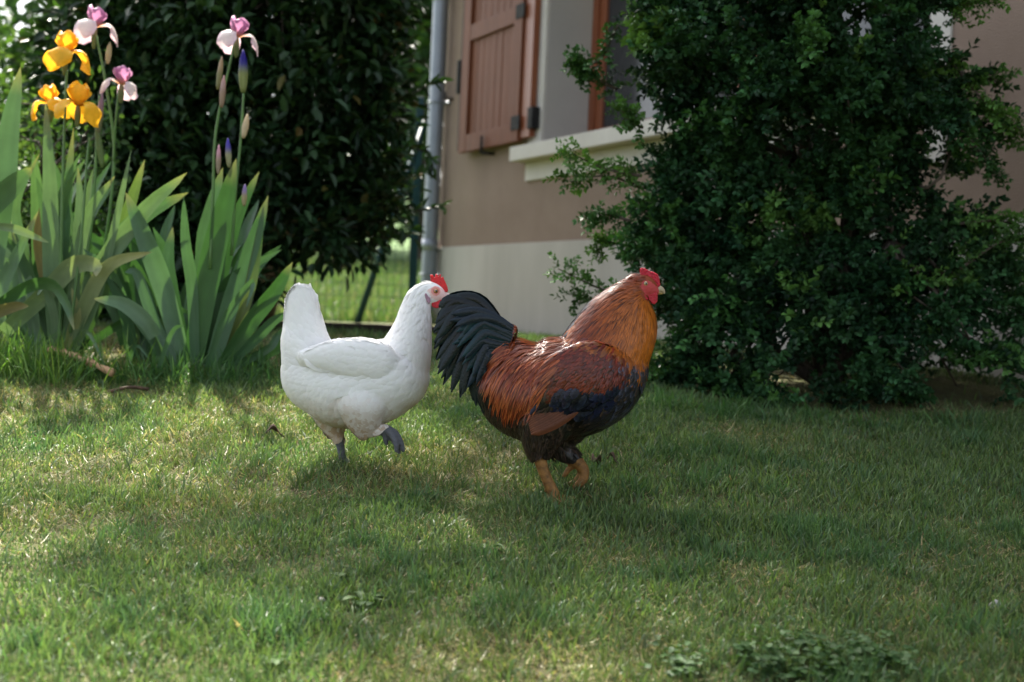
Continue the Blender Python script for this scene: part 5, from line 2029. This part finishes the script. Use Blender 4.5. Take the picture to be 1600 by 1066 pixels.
mb = MB()
mb.add(*sk.lay(3600, lambda p_: (inpoly(p_, NECK) & noface_r(p_)).astype(float), lambda p_: 0.018 + 0.05 * np.clip((p_[:, 1] - 440) / 70, 0, 1), lambda p_: 0.0034 + 0.0026 * np.clip((p_[:, 1] - 440) / 70, 0, 1), 0.0048, lambda p_, rg: neck_col(p_, rg) * 0.62, lambda p_, rg, c: c * 2.1, HACK, K=6, seed=16, spread=0.15, jl=0.38, base_off=0.002))
mb.build('neck_feathers', M['gloss'], roo)['kind'] = 'stuff'
# secondaries: brown triangle of the folded wing
items = []
for s in (-1, 1):
    for k in range(10):
        u = 1 - k / 9
        items.append(([(868 + 34 * u, 610 + 32 * u), (848 + 20 * u, 634 + 28 * u), (823 + 7 * u, 652 + 27 * u)], 16, (s * (.119 - .0008 * k), s * (.112 - .001 * k)), (0.075, 0.022, 0.008), (0.11, 0.034, 0.013)))
    for k in range(3):
        items.append(([(872, 600 + k * 4), (852 - k * 2, 618), (828 + k * 4, 648 - k * 4)], 12, (s * .126, s * .112), (0.012, 0.014, 0.03), (0.02, 0.02, 0.035)))
long_feathers(roo, 'wing_feather', M['matte'], items, RD, None, None, seed=21, ridge=0.45)
mb = MB()
mb.add(*sk.lay(90, lambda p_: inpoly(p_, [(866, 596), (900, 604), (935, 622), (925, 644), (905, 640), (878, 616)]).astype(float), lambda p_: np.full(len(p_), 0.030), lambda p_: np.full(len(p_), 0.017), 0.006, lambda p_, rg: jitcol((0.009, 0.010, 0.018), len(p_), rg, 0.5), lambda p_, rg, c: c * 1.8, ROUND, seed=24, base_off=0.012, spread=0.15))
mb.build('wing_coverts', M['tailf'], roo)['kind'] = 'stuff'
# tail sickles
TB = (0.003, 0.004, 0.005)
TG = (0.003, 0.010, 0.012)
items = []
ends = [(690, 484), (684, 500), (682, 518), (683, 536), (684, 556), (687, 576), (694, 591), (707, 603), (723, 615), (741, 628), (758, 640), (770, 646)]
for k, (ex, ey) in enumerate(ends):
    u = k / (len(ends) - 1)
    for s in (-1, 1):
        bx_, by_ = 792 - 12 * u, 520 + 40 * u
        mx_, my_ = 748 - 4 * u, 474 + 78 * u
        kx, ky = 708 + 40 * u, 466 + 104 * u
        for rep in range(2):
            j_ = RNG.uniform(-5, 5, 6)
            items.append(([(bx_, by_ + rep * 4), (mx_ + j_[0], my_ + j_[1] + rep * 5), (kx + j_[2], ky + j_[3] + rep * 5), (ex + j_[4], ey + j_[5] + rep * 6)], 18 - 3 * u, (s * .022, s * (.016 + .008 * (k % 3) + .006 * rep)), TB, TG))
long_feathers(roo, 'tail_feather', M['tailf'], items, RD, TB, TG, n=14, seed=22, ridge=0.35)
items = []
for k in range(13):
    u = k / 12
    for s in (-1, 1):
        bx_, by_ = 802 - 8 * u, 512 + 50 * u
        ex, ey = 712 + 40 * u + RNG.uniform(-6, 6), 505 + 105 * u + RNG.uniform(-6, 6)
        for rep in range(2):
            j_ = RNG.uniform(-5, 5, 4)
            items.append(([(bx_, by_), (bx_ - 30 + j_[0], by_ - 14 + 8 * u + j_[1]), ((bx_ + ex) / 2 - 14 + j_[2], (by_ + ey) / 2 - 18 + j_[3]), (ex + 3 * j_[0], ey + 3 * j_[2])], RNG.uniform(8, 14), (s * .05, s * (.044 + .008 * (k % 2) + .005 * rep)), (0.003, 0.008, 0.012), (0.005, 0.026, 0.034) if RNG.random() < 0.5 else (0.004, 0.012, 0.022)))
long_feathers(roo, 'tail_covert', M['tailf'], items, RD, TB, TG, n=12, seed=23, ridge=0.35)
# comb, wattles, face
comb = slab([(1003, 437), (1001, 428), (1000.5, 421), (1003, 418.5), (1008, 420), (1013, 423), (1018, 424.5), (1023, 426), (1027, 429), (1030, 434), (1031, 441), (1031, 448), (1027, 449), (1022, 446), (1016, 443), (1010, 439)], RD, 0.015, 0.0014, 3)
set_col(comb, np.tile((0.44, 0.010, 0.028), (len(comb.vertices), 1)))
link('comb', comb, M['flesh'], roo)
for s in (-1, 1):
    w_ = slab([(1010, 457), (1018, 455), (1026, 457), (1028, 463), (1027, 471), (1023, 476), (1018, 474), (1014, 468)], RD + s * 0.010, 0.007, 0.0014, 4)
    set_col(w_, np.tile((0.40, 0.008, 0.02), (len(w_.vertices), 1)))
    link('wattle', w_, M['flesh'], roo)
    w_ = slab([(994, 452), (1000, 453), (1006, 459), (1013, 467), (1011, 469), (1004, 464), (997, 458)], RD + s * 0.019, 0.006, 0.0014, 3)
    set_col(w_, np.tile((0.42, 0.008, 0.03), (len(w_.vertices), 1)))
    link('ear_lobe', w_, M['flesh'], roo)
    eye(roo, 1008.5, 443.5, RD, s, 0.0066, (0.36, 0.25, 0.10), 0.0165)
beak(roo, [(1024, 453, 7, .0085), (1030, 452, 6, .0068), (1035, 454, 4, .0045), (1038.5, 459, 1.2, .0014)], [(1023, 457, 4.5, .007), (1030, 458, 3, .005), (1035.5, 459, 1, .0015)], RD, (0.34, 0.27, 0.17), (0.28, 0.19, 0.06))
